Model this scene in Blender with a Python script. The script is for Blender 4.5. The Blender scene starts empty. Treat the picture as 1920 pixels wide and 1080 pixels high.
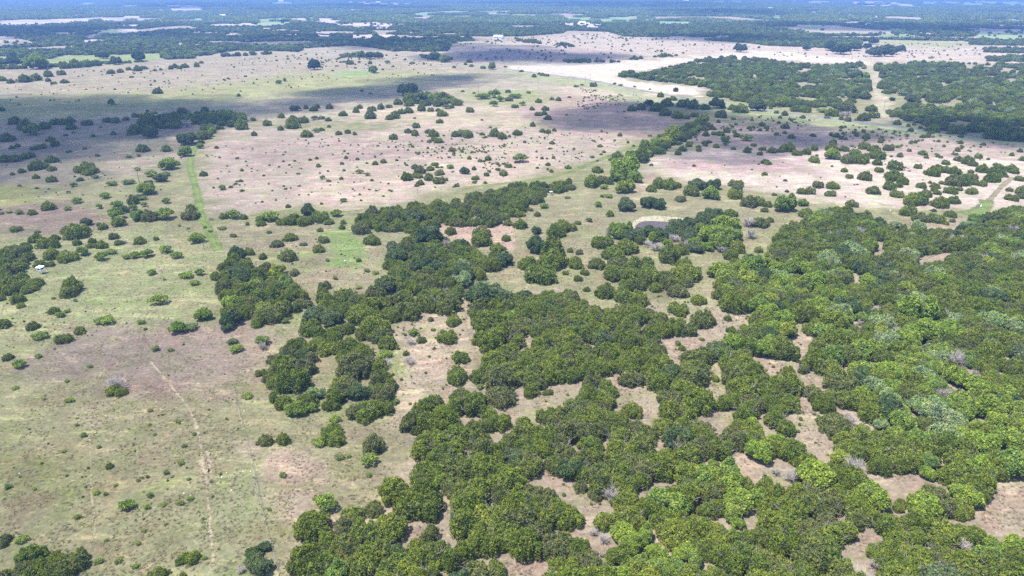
import bpy, bmesh, math, random
import numpy as np
from mathutils import Vector, Matrix

R = math.radians
SC = bpy.context.scene
COL = SC.collection

# ------------------------------------------------------------------ camera, sky, sun, exposure
CAM_H = 105.0                      # flying height in metres
FPX = 1333.0                       # focal length in pixels of a 1920 wide picture
PITCH = math.atan((540 + 22) / FPX)
cam_data = bpy.data.cameras.new("camera")
cam_data.sensor_width = 36.0
cam_data.lens = FPX / 1920 * 36.0
cam_data.clip_start = 1.0
cam_data.clip_end = 40000.0
cam = bpy.data.objects.new("camera", cam_data)
COL.objects.link(cam)
cam.location = (0, 0, CAM_H)
cam.rotation_euler = (math.pi / 2 - PITCH, 0, 0)
SC.camera = cam

SUN_ELEV = 68.0                    # degrees above the horizon
SHADOW = Vector((0.93, 0.37, 0)).normalized()      # where shadows fall on the ground
TO_SUN = Vector((-SHADOW.x * math.cos(R(SUN_ELEV)), -SHADOW.y * math.cos(R(SUN_ELEV)), math.sin(R(SUN_ELEV))))
world = bpy.data.worlds.new("World")
SC.world = world
world.use_nodes = True
wn = world.node_tree
wn.nodes.clear()
sky = wn.nodes.new("ShaderNodeTexSky")
sky.sky_type = 'NISHITA'
sky.sun_disc = False
sky.sun_elevation = R(SUN_ELEV)
sky.sun_rotation = math.atan2(TO_SUN.x, TO_SUN.y)
sky.altitude = 300
bg = wn.nodes.new("ShaderNodeBackground")
bg.inputs['Strength'].default_value = 0.145
wo = wn.nodes.new("ShaderNodeOutputWorld")
wn.links.new(sky.outputs[0], bg.inputs[0])
wn.links.new(bg.outputs[0], wo.inputs[0])

sun_data = bpy.data.lights.new("sun", 'SUN')
sun_data.energy = 4.2
sun_data.angle = R(0.53)
sun_data.color = (1.0, 0.96, 0.90)
sun = bpy.data.objects.new("sun", sun_data)
COL.objects.link(sun)
sun.rotation_euler = TO_SUN.to_track_quat('Z', 'Y').to_euler()
sun.location = (0, 0, 900)

SC.view_settings.view_transform = 'Standard'
SC.view_settings.look = 'None'
SC.view_settings.gamma = 1.0
SC.view_settings.exposure = 1.5
SC.view_settings.use_curve_mapping = False
SC.render.engine = 'CYCLES'
cy = SC.cycles
cy.max_bounces = 6
cy.diffuse_bounces = 3
cy.glossy_bounces = 2
cy.transmission_bounces = 3
cy.volume_bounces = 0
cy.transparent_max_bounces = 16
cy.use_denoising = False
cy.caustics_reflective = False
cy.caustics_refractive = False

# ------------------------------------------------------------------ helpers
rng = np.random.default_rng(7)
SINP, COSP = math.sin(PITCH), math.cos(PITCH)

def at(u, v, z=0.0):
    """the point at height z that the photograph shows at (u, v)"""
    u = np.asarray(u, float); v = np.asarray(v, float)
    x = (u - 960) / FPX; y = (v - 540) / FPX
    dz = -SINP - y * COSP
    t = (z - CAM_H) / dz
    return t * x, t * (COSP - y * SINP)

def seen(x, y, z=0.0):
    """where the photograph shows the point (x, y, z)"""
    x = np.asarray(x, float); y = np.asarray(y, float)
    h = np.asarray(z, float) - CAM_H
    d = y * COSP - h * SINP
    up = y * SINP + h * COSP
    return 960 + FPX * x / d, 540 - FPX * up / d, d

def wpoly(pts, z=0.0):
    a = np.array(pts, float)
    x, y = at(a[:, 0], a[:, 1], z)
    return np.stack([x, y], 1)

def inside(px, py, poly):
    px = np.asarray(px, float); py = np.asarray(py, float)
    p = np.asarray(poly, float)
    r = np.zeros(px.shape, bool)
    n = len(p)
    for i in range(n):
        x0, y0 = p[i]; x1, y1 = p[(i + 1) % n]
        if y0 == y1:
            continue
        c = ((y0 > py) != (y1 > py)) & (px < (x1 - x0) * (py - y0) / (y1 - y0) + x0)
        r ^= c
    return r

def edge_dist(px, py, poly):
    p = np.asarray(poly, float)
    d = np.full(px.shape, 1e18)
    n = len(p)
    for i in range(n):
        a = p[i]; b = p[(i + 1) % n]
        ab = b - a
        l2 = max(ab @ ab, 1e-9)
        t = np.clip(((px - a[0]) * ab[0] + (py - a[1]) * ab[1]) / l2, 0, 1)
        d = np.minimum(d, (px - a[0] - t * ab[0]) ** 2 + (py - a[1] - t * ab[1]) ** 2)
    return np.sqrt(d)

_tab = np.random.default_rng(3).random((256, 256))
def vnoise(x, y, s):
    x = np.asarray(x, float) / s + 1000.3; y = np.asarray(y, float) / s + 1000.7
    i = np.floor(x).astype(int); j = np.floor(y).astype(int)
    fx = x - i; fy = y - j
    fx = fx * fx * (3 - 2 * fx); fy = fy * fy * (3 - 2 * fy)
    g = lambda a, b: _tab[a % 256, b % 256]
    return (g(i, j) * (1 - fx) + g(i + 1, j) * fx) * (1 - fy) + (g(i, j + 1) * (1 - fx) + g(i + 1, j + 1) * fx) * fy

def mesh_from(name, verts, faces, mats, mat_idx=None, attrs=None, smooth=False):
    me = bpy.data.meshes.new(name)
    verts = np.asarray(verts, np.float32)
    nv = len(verts)
    me.vertices.add(nv)
    me.vertices.foreach_set('co', verts.ravel())
    fl = [np.asarray(f, np.int32) for f in (faces if isinstance(faces, (list, tuple)) else [faces]) if len(f)]
    tot = sum(f.size for f in fl); nf = sum(len(f) for f in fl)
    me.loops.add(tot); me.polygons.add(nf)
    me.loops.foreach_set('vertex_index', np.concatenate([f.ravel() for f in fl]))
    lens = np.concatenate([np.full(len(f), f.shape[1], np.int32) for f in fl])
    starts = np.concatenate([[0], np.cumsum(lens)[:-1]]).astype(np.int32)
    me.polygons.foreach_set('loop_start', starts)
    if mat_idx is not None:
        me.polygons.foreach_set('material_index', np.asarray(mat_idx, np.int32))
    if smooth:
        me.polygons.foreach_set('use_smooth', np.ones(nf, bool))
    for m in mats:
        me.materials.append(m)
    for k, (typ, val) in (attrs or {}).items():
        a = me.attributes.new(k, typ, 'POINT')
        val = np.asarray(val, np.float32 if typ != 'INT' else np.int32)
        a.data.foreach_set({'FLOAT': 'value', 'INT': 'value', 'FLOAT_VECTOR': 'vector', 'FLOAT_COLOR': 'color'}[typ], val.ravel())
    me.update(calc_edges=True)
    me.validate()
    return me

def obj(name, me, parent=None, **props):
    o = bpy.data.objects.new(name, me)
    COL.objects.link(o)
    if parent is not None:
        o.parent = parent
    for k, v in props.items():
        o[k] = v
    return o

def empty(name, loc, rz=0.0, sc=1.0, **props):
    o = bpy.data.objects.new(name, None)
    o.empty_display_size = 0.5
    COL.objects.link(o)
    o.location = loc
    o.rotation_euler = (0, 0, rz)
    o.scale = (sc, sc, sc) if not isinstance(sc, (tuple, list)) else sc
    for k, v in props.items():
        o[k] = v
    return o

# ------------------------------------------------------------------ materials
def new_mat(name):
    m = bpy.data.materials.new(name)
    m.use_nodes = True
    m.node_tree.nodes.clear()
    return m, m.node_tree.nodes, m.node_tree.links

def N(nodes, typ, **kw):
    n = nodes.new(typ)
    for k, v in kw.items():
        setattr(n, k, v)
    return n

def mixc(nodes, links, a, b, fac, mode='MIX'):
    n = nodes.new('ShaderNodeMix'); n.data_type = 'RGBA'; n.blend_type = mode
    def put(sock, v):
        if hasattr(v, 'is_linked') or hasattr(v, 'links'):
            links.new(v, sock)
        else:
            sock.default_value = v if not isinstance(v, tuple) or len(v) == 4 else (*v, 1)
    put(n.inputs[6], a); put(n.inputs[7], b); put(n.inputs[0], fac)
    return n.outputs[2]

def ramp(nodes, links, src, lo, hi):
    n = nodes.new('ShaderNodeMapRange'); n.interpolation_type = 'SMOOTHSTEP'
    links.new(src, n.inputs[0]); n.inputs[1].default_value = lo; n.inputs[2].default_value = hi
    return n.outputs[0]

def leaf_mat(name, cols, trans=0.28):
    """foliage: colour varies from tree to tree and from spray to spray"""
    m, n, l = new_mat(name)
    oi = N(n, 'ShaderNodeObjectInfo')
    tint = N(n, 'ShaderNodeAttribute', attribute_name='tint')
    cr = N(n, 'ShaderNodeValToRGB')
    e = cr.color_ramp.elements
    e[0].position = 0; e[0].color = (*cols[0], 1)
    e[1].position = 1; e[1].color = (*cols[-1], 1)
    for i, c in enumerate(cols[1:-1]):
        x = e.new((i + 1) / (len(cols) - 1)); x.color = (*c, 1)
    l.new(oi.outputs['Random'], cr.inputs[0])
    hsv = N(n, 'ShaderNodeHueSaturation')
    l.new(cr.outputs[0], hsv.inputs['Color'])
    mr = N(n, 'ShaderNodeMapRange'); l.new(tint.outputs['Fac'], mr.inputs[0])
    mr.inputs[3].default_value = 0.55; mr.inputs[4].default_value = 1.5
    l.new(mr.outputs[0], hsv.inputs['Value'])
    mh = N(n, 'ShaderNodeMapRange'); l.new(tint.outputs['Fac'], mh.inputs[0])
    mh.inputs[3].default_value = 0.515; mh.inputs[4].default_value = 0.485
    l.new(mh.outputs[0], hsv.inputs['Hue'])
    # new growth, older needles and thin spots vary over a metre or so within one crown
    tc = N(n, 'ShaderNodeNewGeometry'); nz = N(n, 'ShaderNodeTexNoise'); nz.inputs['Scale'].default_value = 0.75; nz.inputs['Detail'].default_value = 2
    l.new(tc.outputs['Position'], nz.inputs['Vector'])
    f1 = ramp(n, l, nz.outputs[0], 0.40, 0.66)
    cc = mixc(n, l, mixc(n, l, hsv.outputs[0], (0.80, 0.84, 1.0), 1.0, 'MULTIPLY'), mixc(n, l, hsv.outputs[0], (1.22, 1.14, 0.92), 1.0, 'MULTIPLY'), f1)
    d = N(n, 'ShaderNodeBsdfDiffuse'); t = N(n, 'ShaderNodeBsdfTranslucent')
    l.new(cc, d.inputs[0]); l.new(cc, t.inputs[0])
    mx = N(n, 'ShaderNodeMixShader'); mx.inputs[0].default_value = trans
    l.new(d.outputs[0], mx.inputs[1]); l.new(t.outputs[0], mx.inputs[2])
    o = N(n, 'ShaderNodeOutputMaterial'); l.new(mx.outputs[0], o.inputs[0])
    return m

def plain_mat(name, col, rough=0.8, var=0.25, scale=3.0, metallic=0.0, spec=0.3):
    m, n, l = new_mat(name)
    geo = N(n, 'ShaderNodeTexCoord')
    nz = N(n, 'ShaderNodeTexNoise'); nz.inputs['Scale'].default_value = scale; nz.inputs['Detail'].default_value = 4
    l.new(geo.outputs['Object'], nz.inputs['Vector'])
    c = mixc(n, l, tuple(x * (1 - var) for x in col), tuple(min(1, x * (1 + var)) for x in col), nz.outputs[0])
    p = N(n, 'ShaderNodeBsdfPrincipled')
    l.new(c, p.inputs['Base Color']); p.inputs['Roughness'].default_value = rough
    p.inputs['Metallic'].default_value = metallic
    p.inputs['Specular IOR Level'].default_value = spec
    bp = N(n, 'ShaderNodeBump'); bp.inputs['Strength'].default_value = 0.2; bp.inputs['Distance'].default_value = 0.05
    l.new(nz.outputs[0], bp.inputs['Height']); l.new(bp.outputs[0], p.inputs['Normal'])
    o = N(n, 'ShaderNodeOutputMaterial'); l.new(p.outputs[0], o.inputs[0])
    return m

M_JUN = leaf_mat("juniper foliage", [(0.145, 0.190, 0.035), (0.175, 0.226, 0.041), (0.210, 0.254, 0.047), (0.150, 0.200, 0.038), (0.175, 0.192, 0.074), (0.188, 0.238, 0.043), (0.148, 0.204, 0.044)], 0.42)
M_OAK = leaf_mat("live oak foliage", [(0.085, 0.128, 0.046), (0.105, 0.150, 0.056), (0.128, 0.165, 0.072)], 0.33)
M_BRI = leaf_mat("bright broadleaf foliage", [(0.190, 0.275, 0.046), (0.230, 0.300, 0.052), (0.175, 0.255, 0.060), (0.275, 0.320, 0.058)], 0.42)
M_PAL = leaf_mat("pale oak foliage", [(0.215, 0.290, 0.120), (0.260, 0.320, 0.145), (0.215, 0.305, 0.105)], 0.38)
M_SHR = leaf_mat("shrub foliage", [(0.175, 0.260, 0.050), (0.230, 0.300, 0.060), (0.165, 0.210, 0.085)], 0.42)
M_BARK = plain_mat("bark", (0.20, 0.178, 0.155), 0.9, 0.35, 2.0)
M_DEAD = plain_mat("weathered dead wood", (0.33, 0.295, 0.265), 0.9, 0.3, 2.0)

# ------------------------------------------------------------------ foliage and wood meshes
def sprays(r, P, A, size, aspect, blades=2, jitter=0.5, tint_spread=1.0, up=0.3):
    """P points, A outward directions: each spray is `blades` diamonds lying like shingles, tips turned up"""
    n = len(P)
    nrm = A + r.normal(0, jitter, A.shape)
    nrm /= np.linalg.norm(nrm, axis=1, keepdims=True) + 1e-9
    ref = r.normal(0, 1, (n, 3)) + np.array([0, 0, 1.2 * up])
    ax = ref - nrm * (ref * nrm).sum(1, keepdims=True)
    ax /= np.linalg.norm(ax, axis=1, keepdims=True) + 1e-9
    ax = ax + nrm * r.uniform(0.1, 0.7, (n, 1)); ax /= np.linalg.norm(ax, axis=1, keepdims=True)
    L = size * r.uniform(0.6, 1.4, (n, 1))
    S = np.cross(ax, nrm); S /= np.linalg.norm(S, axis=1, keepdims=True) + 1e-9
    T = np.cross(ax, S)
    vs = []
    for b in range(blades):
        a = math.pi * b / blades
        W = (S * math.cos(a) + T * math.sin(a)) * L * aspect * (1 if b == 0 else 0.7)
        vs.append(np.stack([P - ax * L * 0.4, P + W + ax * L * 0.1, P + ax * L * 0.7, P - W + ax * L * 0.1], 1))
    V = np.stack(vs, 1).reshape(-1, 3)
    F = np.arange(len(V)).reshape(-1, 4)
    t = np.clip(0.5 + (r.random(n) - 0.5) * tint_spread, 0, 1)
    return V, F, np.repeat(t, 4 * blades)

def lobe_points(r, lobes, n, keep=0.82, zmin=0.0, low=0.0, zlow=1.0):
    lobes = np.asarray(lobes, float)
    w = lobes[:, 3] * lobes[:, 4] + lobes[:, 3] * lobes[:, 5]
    k = r.choice(len(lobes), n, p=w / w.sum())
    d = r.normal(0, 1, (n, 3)); d /= np.linalg.norm(d, axis=1, keepdims=True)
    c = lobes[k, :3]; rad = lobes[k, 3:6]
    P = c + d * rad * r.uniform(0.76, 1.16, (n, 1))
    ok = P[:, 2] > zmin
    for j in range(len(lobes)):
        q = (P - lobes[j, :3]) / lobes[j, 3:6]
        ok &= ((q ** 2).sum(1) > keep ** 2) | (k == j)
    if low > 0:
        ok &= r.random(n) > low * np.clip(1 - P[:, 2] / zlow, 0, 1)
    nrm = d / rad; nrm /= np.linalg.norm(nrm, axis=1, keepdims=True)
    return P[ok], nrm[ok]

def tube(pts, rad, sides=5):
    pts = np.asarray(pts, float); rad = np.asarray(rad, float)
    n = len(pts)
    t = np.gradient(pts, axis=0); t /= np.linalg.norm(t, axis=1, keepdims=True) + 1e-9
    ref = np.array([0.31, 0.87, 0.22])
    a = np.cross(t, ref); a /= np.linalg.norm(a, axis=1, keepdims=True) + 1e-9
    b = np.cross(t, a)
    ang = np.arange(sides) * 2 * math.pi / sides
    V = (pts[:, None] + rad[:, None, None] * (a[:, None] * np.cos(ang)[None, :, None] + b[:, None] * np.sin(ang)[None, :, None])).reshape(-1, 3)
    F = []
    for i in range(n - 1):
        for j in range(sides):
            k = (j + 1) % sides
            F.append((i * sides + j, i * sides + k, (i + 1) * sides + k, (i + 1) * sides + j))
    return V, np.array(F)

def join_geo(parts):
    V, F, o = [], [], 0
    for v, f in parts:
        V.append(v); F.append(np.asarray(f) + o); o += len(v)
    return np.concatenate(V), np.concatenate(F)

def limb(r, base, tip, r0, r1, bend=0.15, seg=4, sides=5):
    base = np.asarray(base, float); tip = np.asarray(tip, float)
    t = np.linspace(0, 1, seg + 1)[:, None]
    p = base + (tip - base) * t
    L = np.linalg.norm(tip - base)
    off = r.normal(0, bend * L * 0.35, (seg + 1, 3)); off[0] = 0; off[-1] = 0
    p = p + off * np.sin(t * math.pi)
    return tube(p, np.linspace(r0, r1, seg + 1), sides)

def wood(r, R0, H, n_limb, n_twig, trunk_r, base_h, multi=1, dead=False, sides=5):
    """a tapered trunk (or several stems) that forks into limbs and twigs"""
    parts = []
    for s in range(multi):
        a = r.uniform(0, 6.28)
        foot = np.array([math.cos(a), math.sin(a), 0]) * (0.12 * R0 if multi > 1 else 0)
        lean = r.normal(0, 0.10 * R0, 2)
        top = np.array([foot[0] * 3 + lean[0], foot[1] * 3 + lean[1], H * 0.62])
        parts.append(limb(r, foot - [0, 0, 0.15], top, trunk_r, trunk_r * 0.35, 0.12, 4, sides))
    tips = []
    for i in range(n_limb):
        a = 6.283 * (i + r.uniform(-.3, .3)) / n_limb
        z0 = base_h * r.uniform(0.6, 1.3)
        k = r.uniform(0.55, 0.95)
        el = r.uniform(0.05, 1.0)
        tip = np.array([math.cos(a) * R0 * k * math.cos(el), math.sin(a) * R0 * k * math.cos(el), z0 + (H - z0) * k * math.sin(el) * 1.05 + 0.1 * H])
        parts.append(limb(r, [0, 0, z0], tip, trunk_r * 0.5, trunk_r * 0.12, 0.22, 4, 4))
        tips.append((np.array([0, 0, z0]), tip))
    for i in range(n_twig):
        b, t = tips[r.integers(len(tips))]
        s = b + (t - b) * r.uniform(0.35, 0.95)
        d = r.normal(0, 1, 3); d[2] = abs(d[2]) * 0.6 + 0.15
        d = d / np.linalg.norm(d) + (t - b) / (np.linalg.norm(t - b) + 1e-6) * 0.7
        parts.append(limb(r, s, s + d * R0 * r.uniform(0.18, 0.42), trunk_r * 0.13 + 0.012, 0.012, 0.2, 2, 3))
    return join_geo(parts)

def leaf_mesh(name, r, lobes, n, size, aspect, mat, up, keep=0.82, zmin=0.1, low=0.0, zlow=1.0, blades=2, jitter=0.5, R0=None, H=None):
    P, A = lobe_points(r, lobes, n, keep, zmin, low, zlow)
    if R0:   # true crown width and height
        c = P[:, :2].mean(0); P[:, :2] -= c
        P[:, :2] *= R0 * 0.94 / np.percentile(np.hypot(P[:, 0], P[:, 1]), 96)
        P[:, 2] *= H * 0.95 / np.percentile(P[:, 2], 98)
    V, F, t = sprays(r, P, A, size, aspect, blades, jitter, 1.0, up)
    return mesh_from(name, V, F, [mat], attrs={'tint': ('FLOAT', t)})

def dome_lobes(r, R0, H, n, z0, rl, flat=0.8, conic=0.0, fill=0.25, core=True):
    out = [(0, 0, z0 + (H - z0) * 0.45, R0 * 0.62, R0 * 0.62, (H - z0) * 0.42)] if core else []
    for i in range(n):
        u = (i + 0.5) / n
        el = math.asin(min(0.97, u ** 0.9))
        a = i * 2.39996 + r.uniform(-.4, .4)
        k = r.uniform(0.62, 0.95)
        if r.random() < fill:
            k *= 0.75
        rr = rl * R0 * r.uniform(0.6, 1.45)
        cz = z0 + rr * 0.7 + (H - z0 - rr * 1.3) * math.sin(el) * r.uniform(0.78, 1.1)
        hr = R0 * k * (math.cos(el) * (1 - conic) + conic * (1 - u))
        hr = max(0, hr - rr * 0.25)
        out.append((math.cos(a) * hr * r.uniform(.85, 1.15), math.sin(a) * hr * r.uniform(.85, 1.15), cz, rr, rr * r.uniform(.8, 1.2), rr * flat * r.uniform(0.8, 1.35)))
    return out

def grown_lobes(r, R0, H, n, z0, rl, flat=0.8, conic=0.0, heads=3, spread=0.45):
    """several stems grown together: an uneven crown with more than one top"""
    out = []
    for h in range(heads):
        a = 6.283 * h / heads + r.uniform(-.6, .6); q = R0 * spread * r.uniform(.6, 1.15) if heads > 1 else 0
        rs_ = R0 * r.uniform(.52, .78) if heads > 1 else R0
        hh = z0 + (H - z0) * r.uniform(.68, 1.05)
        for L in dome_lobes(r, rs_, hh, max(8, int(n / heads * 1.15)), z0, rl * R0 / rs_, flat, conic):
            out.append((L[0] + math.cos(a) * q, L[1] + math.sin(a) * q, *L[2:]))
    return out

class Kind:
    """one build of a tree: crown mesh, trunk mesh, widths in metres"""
    def __init__(s, crown, trunk, D, H):
        s.crown, s.trunk, s.D, s.H = crown, trunk, D, H

KINDS = {}
def build_kinds():
    # Ashe juniper: dense uneven dome down to the ground, grey twigs low on the flank
    L = []
    specs = [(3.4, 90, .125, 0, 2), (3.1, 100, .12, 0, 3), (4.0, 90, .13, .15, 1), (3.0, 96, .125, 0, 4), (3.4, 100, .115, .05, 2), (3.8, 90, .13, .05, 1), (3.3, 105, .12, 0, 3), (3.6, 96, .12, .1, 2), (3.2, 84, .135, 0, 5), (4.2, 84, .13, .25, 2)]
    for i, (H, n, rl, con, heads) in enumerate(specs):
        r = np.random.default_rng(100 + i)
        R0 = 3.0
        lob = grown_lobes(r, R0, H, n, 0.15, rl, 1.9, con, heads)
        cr = leaf_mesh(f"juniper crown {i}", r, lob, 17000, 0.27, 0.34, M_JUN, 0.9, 0.88, 0.12, 0.62, 1.5, 2, 0.55, R0, H)
        V, F = wood(r, R0 * .95, H, 14, 64, 0.15, 0.5, 3)
        L.append(Kind(cr, mesh_from(f"juniper trunk {i}", V, F, [M_BARK]), 6.0, H))
    KINDS['j'] = L
    # round or pointed juniper bushes of the open pasture
    L = []
    specs = [(3.4, 70, .15, .05, 1), (4.1, 66, .15, .25, 1), (3.0, 74, .15, 0, 2), (3.6, 70, .14, .1, 1), (3.2, 74, .15, 0, 3)]
    for i, (H, n, rl, con, heads) in enumerate(specs):
        r = np.random.default_rng(150 + i)
        R0 = 3.0
        lob = grown_lobes(r, R0, H, n, 0.05, rl, 1.8, con, heads, .38)
        cr = leaf_mesh(f"juniper bush crown {i}", r, lob, 10000, 0.32, 0.35, M_JUN, 0.5, 0.86, 0.1, 0.2, 0.8, 2, 0.55, R0, H)
        V, F = wood(r, R0 * .9, H, 8, 26, 0.16, 0.6, 2)
        L.append(Kind(cr, mesh_from(f"juniper bush trunk {i}", V, F, [M_BARK]), 6.0, H))
    KINDS['b'] = L
    # live oak: wide lumpy crown on a short trunk
    for key, mat, seed in (('o', M_OAK, 200), ('p', M_PAL, 260)):
        L = []
        for i, (H, n, rl, heads) in enumerate([(5.4, 44, .20, 3), (4.8, 48, .19, 4), (6.0, 42, .21, 2), (5.0, 46, .20, 5)]):
            r = np.random.default_rng(seed + i)
            R0 = 4.5
            lob = grown_lobes(r, R0, H, n, 1.0, rl, .85, 0, heads)
            cr = leaf_mesh(f"oak crown {key}{i}", r, lob, 12000, 0.40, 0.50, mat, 0.2, 0.84, 0.7, 0.35, 2.2, 2, 0.6, R0, H)
            V, F = wood(r, R0 * .95, H, 12, 60, 0.30, 1.3, 1, sides=7)
            L.append(Kind(cr, mesh_from(f"oak trunk {key}{i}", V, F, [M_BARK]), 9.0, H))
        KINDS[key] = L
    # bright green broadleaf trees (elm, Texas oak)
    L = []
    for i, (H, n, rl, heads) in enumerate([(4.8, 34, .23, 3), (4.2, 38, .22, 4), (5.4, 34, .23, 2), (4.6, 36, .21, 5)]):
        r = np.random.default_rng(300 + i)
        R0 = 3.6
        lob = grown_lobes(r, R0, H, n, 0.8, rl, .85, 0, heads, .5)
        cr = leaf_mesh(f"broadleaf crown {i}", r, lob, 9500, 0.37, 0.50, M_BRI, 0.15, 0.82, 0.6, 0.35, 2.0, 2, 0.6, R0, H)
        V, F = wood(r, R0 * .95, H, 10, 44, 0.22, 1.2, 1, sides=6)
        L.append(Kind(cr, mesh_from(f"broadleaf trunk {i}", V, F, [M_BARK]), 7.2, H))
    KINDS['g'] = L
    # airy shrubs: a few leafy plates on thin stems
    L = []
    for i, (H, n, rl) in enumerate([(2.4, 12, 0.34), (1.9, 14, 0.31), (2.7, 11, 0.34), (1.5, 15, 0.32)]):
        r = np.random.default_rng(400 + i)
        R0 = 2.0
        lob = dome_lobes(r, R0, H, n, 0.5, rl, 0.55, 0, 0.3, False)
        cr = leaf_mesh(f"shrub crown {i}", r, lob, 1300, 0.34, 0.36, M_SHR, 0.25, 0.7, 0.3, 0.3, 1.2, 2, 0.7, R0, H)
        V, F = wood(r, R0, H, 9, 26, 0.09, 0.35, 2, sides=4)
        L.append(Kind(cr, mesh_from(f"shrub stems {i}", V, F, [M_BARK]), 4.0, H))
    KINDS['s'] = L
    # leafless grey trees
    L = []
    for i in range(3):
        r = np.random.default_rng(500 + i)
        V, F = wood(r, 2.2, 3.0, 18, 260, 0.14, 0.5, 3)
        cV, cF = wood(r, 2.2, 2.8, 14, 240, 0.07, 0.5, 1)
        L.append(Kind(mesh_from(f"bare branches {i}", cV, cF, [M_DEAD]), mesh_from(f"bare trunk {i}", V, F, [M_DEAD]), 5.0, 3.0))
    KINDS['d'] = L
build_kinds()

def merged(k, name):
    """crown and trunk of a build in one mesh, for plants too small to show their parts"""
    V, F, T, MI, o = [], [], [], [], 0
    for mi, me in enumerate((k.crown, k.trunk)):
        v = np.empty(len(me.vertices) * 3, np.float32); me.vertices.foreach_get('co', v); v = v.reshape(-1, 3)
        f = np.empty(len(me.loops), np.int32); me.loops.foreach_get('vertex_index', f)
        f = f.reshape(-1, 4)
        V.append(v); F.append(f + o); o += len(v)
        if 'tint' in me.attributes:
            t = np.empty(len(v), np.float32); me.attributes['tint'].data.foreach_get('value', t)
        else:
            t = np.full(len(v), 0.5)
        T.append(t); MI.append(np.full(len(f), mi))
    return mesh_from(name, np.concatenate(V), np.concatenate(F), [k.crown.materials[0], k.trunk.materials[0]], np.concatenate(MI), {'tint': ('FLOAT', np.concatenate(T))})

MERGED = {key: [merged(k, f"whole {key}{i}") for i, k in enumerate(L)] for key, L in KINDS.items()}

# collections that the stuff objects scatter (not linked to the scene)
def scatter_collection(name, meshes):
    c = bpy.data.collections.new(name)
    for i, me in enumerate(meshes):
        c.objects.link(bpy.data.objects.new(f"{name} {i:02d}", me))
    return c

ORDER = []
START = {}
for key in 'jbopgsd':
    START[key] = len(ORDER)
    ORDER += MERGED[key]
TREES = scatter_collection("tree builds", ORDER)

def scatter(name, coll, P, rotz, scale, var, **props):
    """ONE stuff object: points that carry copies of the builds in coll"""
    n = len(P)
    me = bpy.data.meshes.new(name)
    me.vertices.add(n); me.vertices.foreach_set('co', np.asarray(P, np.float32).ravel())
    rot = np.zeros((n, 3), np.float32); rot[:, 2] = rotz
    sc = np.asarray(scale, np.float32)
    if sc.ndim == 1:
        sc = np.repeat(sc[:, None], 3, 1)
    for k, typ, val, fld in (('rot', 'FLOAT_VECTOR', rot, 'vector'), ('scl', 'FLOAT_VECTOR', sc, 'vector'), ('var', 'INT', np.asarray(var, np.int32), 'value')):
        a = me.attributes.new(k, typ, 'POINT'); a.data.foreach_set(fld, np.ascontiguousarray(val).ravel())
    o = obj(name, me, **props)
    o['kind'] = 'stuff'
    ng = bpy.data.node_groups.new("scatter " + name, 'GeometryNodeTree')
    ng.interface.new_socket('Geometry', in_out='INPUT', socket_type='NodeSocketGeometry')
    ng.interface.new_socket('Geometry', in_out='OUTPUT', socket_type='NodeSocketGeometry')
    gi = ng.nodes.new('NodeGroupInput'); go = ng.nodes.new('NodeGroupOutput')
    ci = ng.nodes.new('GeometryNodeCollectionInfo')
    ci.inputs['Collection'].default_value = coll
    ci.inputs['Separate Children'].default_value = True
    ci.inputs['Reset Children'].default_value = True
    ip = ng.nodes.new('GeometryNodeInstanceOnPoints')
    ip.inputs['Pick Instance'].default_value = True
    def named(k, t):
        a = ng.nodes.new('GeometryNodeInputNamedAttribute'); a.data_type = t; a.inputs['Name'].default_value = k
        return a.outputs['Attribute']
    ng.links.new(gi.outputs[0], ip.inputs['Points'])
    ng.links.new(ci.outputs[0], ip.inputs['Instance'])
    ng.links.new(named('var', 'INT'), ip.inputs['Instance Index'])
    ng.links.new(named('rot', 'FLOAT_VECTOR'), ip.inputs['Rotation'])
    ng.links.new(named('scl', 'FLOAT_VECTOR'), ip.inputs['Scale'])
    ng.links.new(ip.outputs[0], go.inputs[0])
    md = o.modifiers.new("scatter", 'NODES'); md.node_group = ng
    return o

# ------------------------------------------------------------------ ground
def axis(lo, hi, a, b, step, grow):
    c = list(np.arange(a, b + step * 0.5, step))
    s = step
    while c[-1] < hi:
        s *= grow; c.append(min(hi, c[-1] + s))
    s = step
    while c[0] > lo:
        s *= grow; c.insert(0, max(lo, c[0] - s))
    return np.array(c)

GX = axis(-9000, 9000, -520, 520, 2.6, 1.12)
GY = axis(-1500, 11000, 70, 760, 2.2, 1.09)
gx, gy = np.meshgrid(GX, GY)
gx = gx.ravel(); gy = gy.ravel()

GK = 0.575     # all soil colours are darkened alike for the bright exposure
TAN = (0.220, 0.210, 0.118); GRN = (0.190, 0.215, 0.085); MAU = (0.195, 0.140, 0.128); PINK = (0.335, 0.265, 0.215)
CREAM = (0.47, 0.405, 0.345); BARE = (0.255, 0.200, 0.150); MOWN = (0.175, 0.225, 0.085); STRAW = (0.33, 0.27, 0.185)
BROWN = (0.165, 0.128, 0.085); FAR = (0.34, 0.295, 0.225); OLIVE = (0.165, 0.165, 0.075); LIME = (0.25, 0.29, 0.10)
WOODFLOOR = [(885, 565), (960, 550), (1050, 542), (1110, 572), (1215, 565), (1240, 585), (1300, 630), (1350, 570), (1345, 510), (1440, 482), (1500, 410), (1560, 396), (1690, 432), (1830, 408), (1900, 390), (2140, 386), (2140, 1230), (545, 1230), (545, 1045), (560, 970), (640, 970), (700, 950), (770, 890), (760, 790), (810, 740), (900, 690)]
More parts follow.
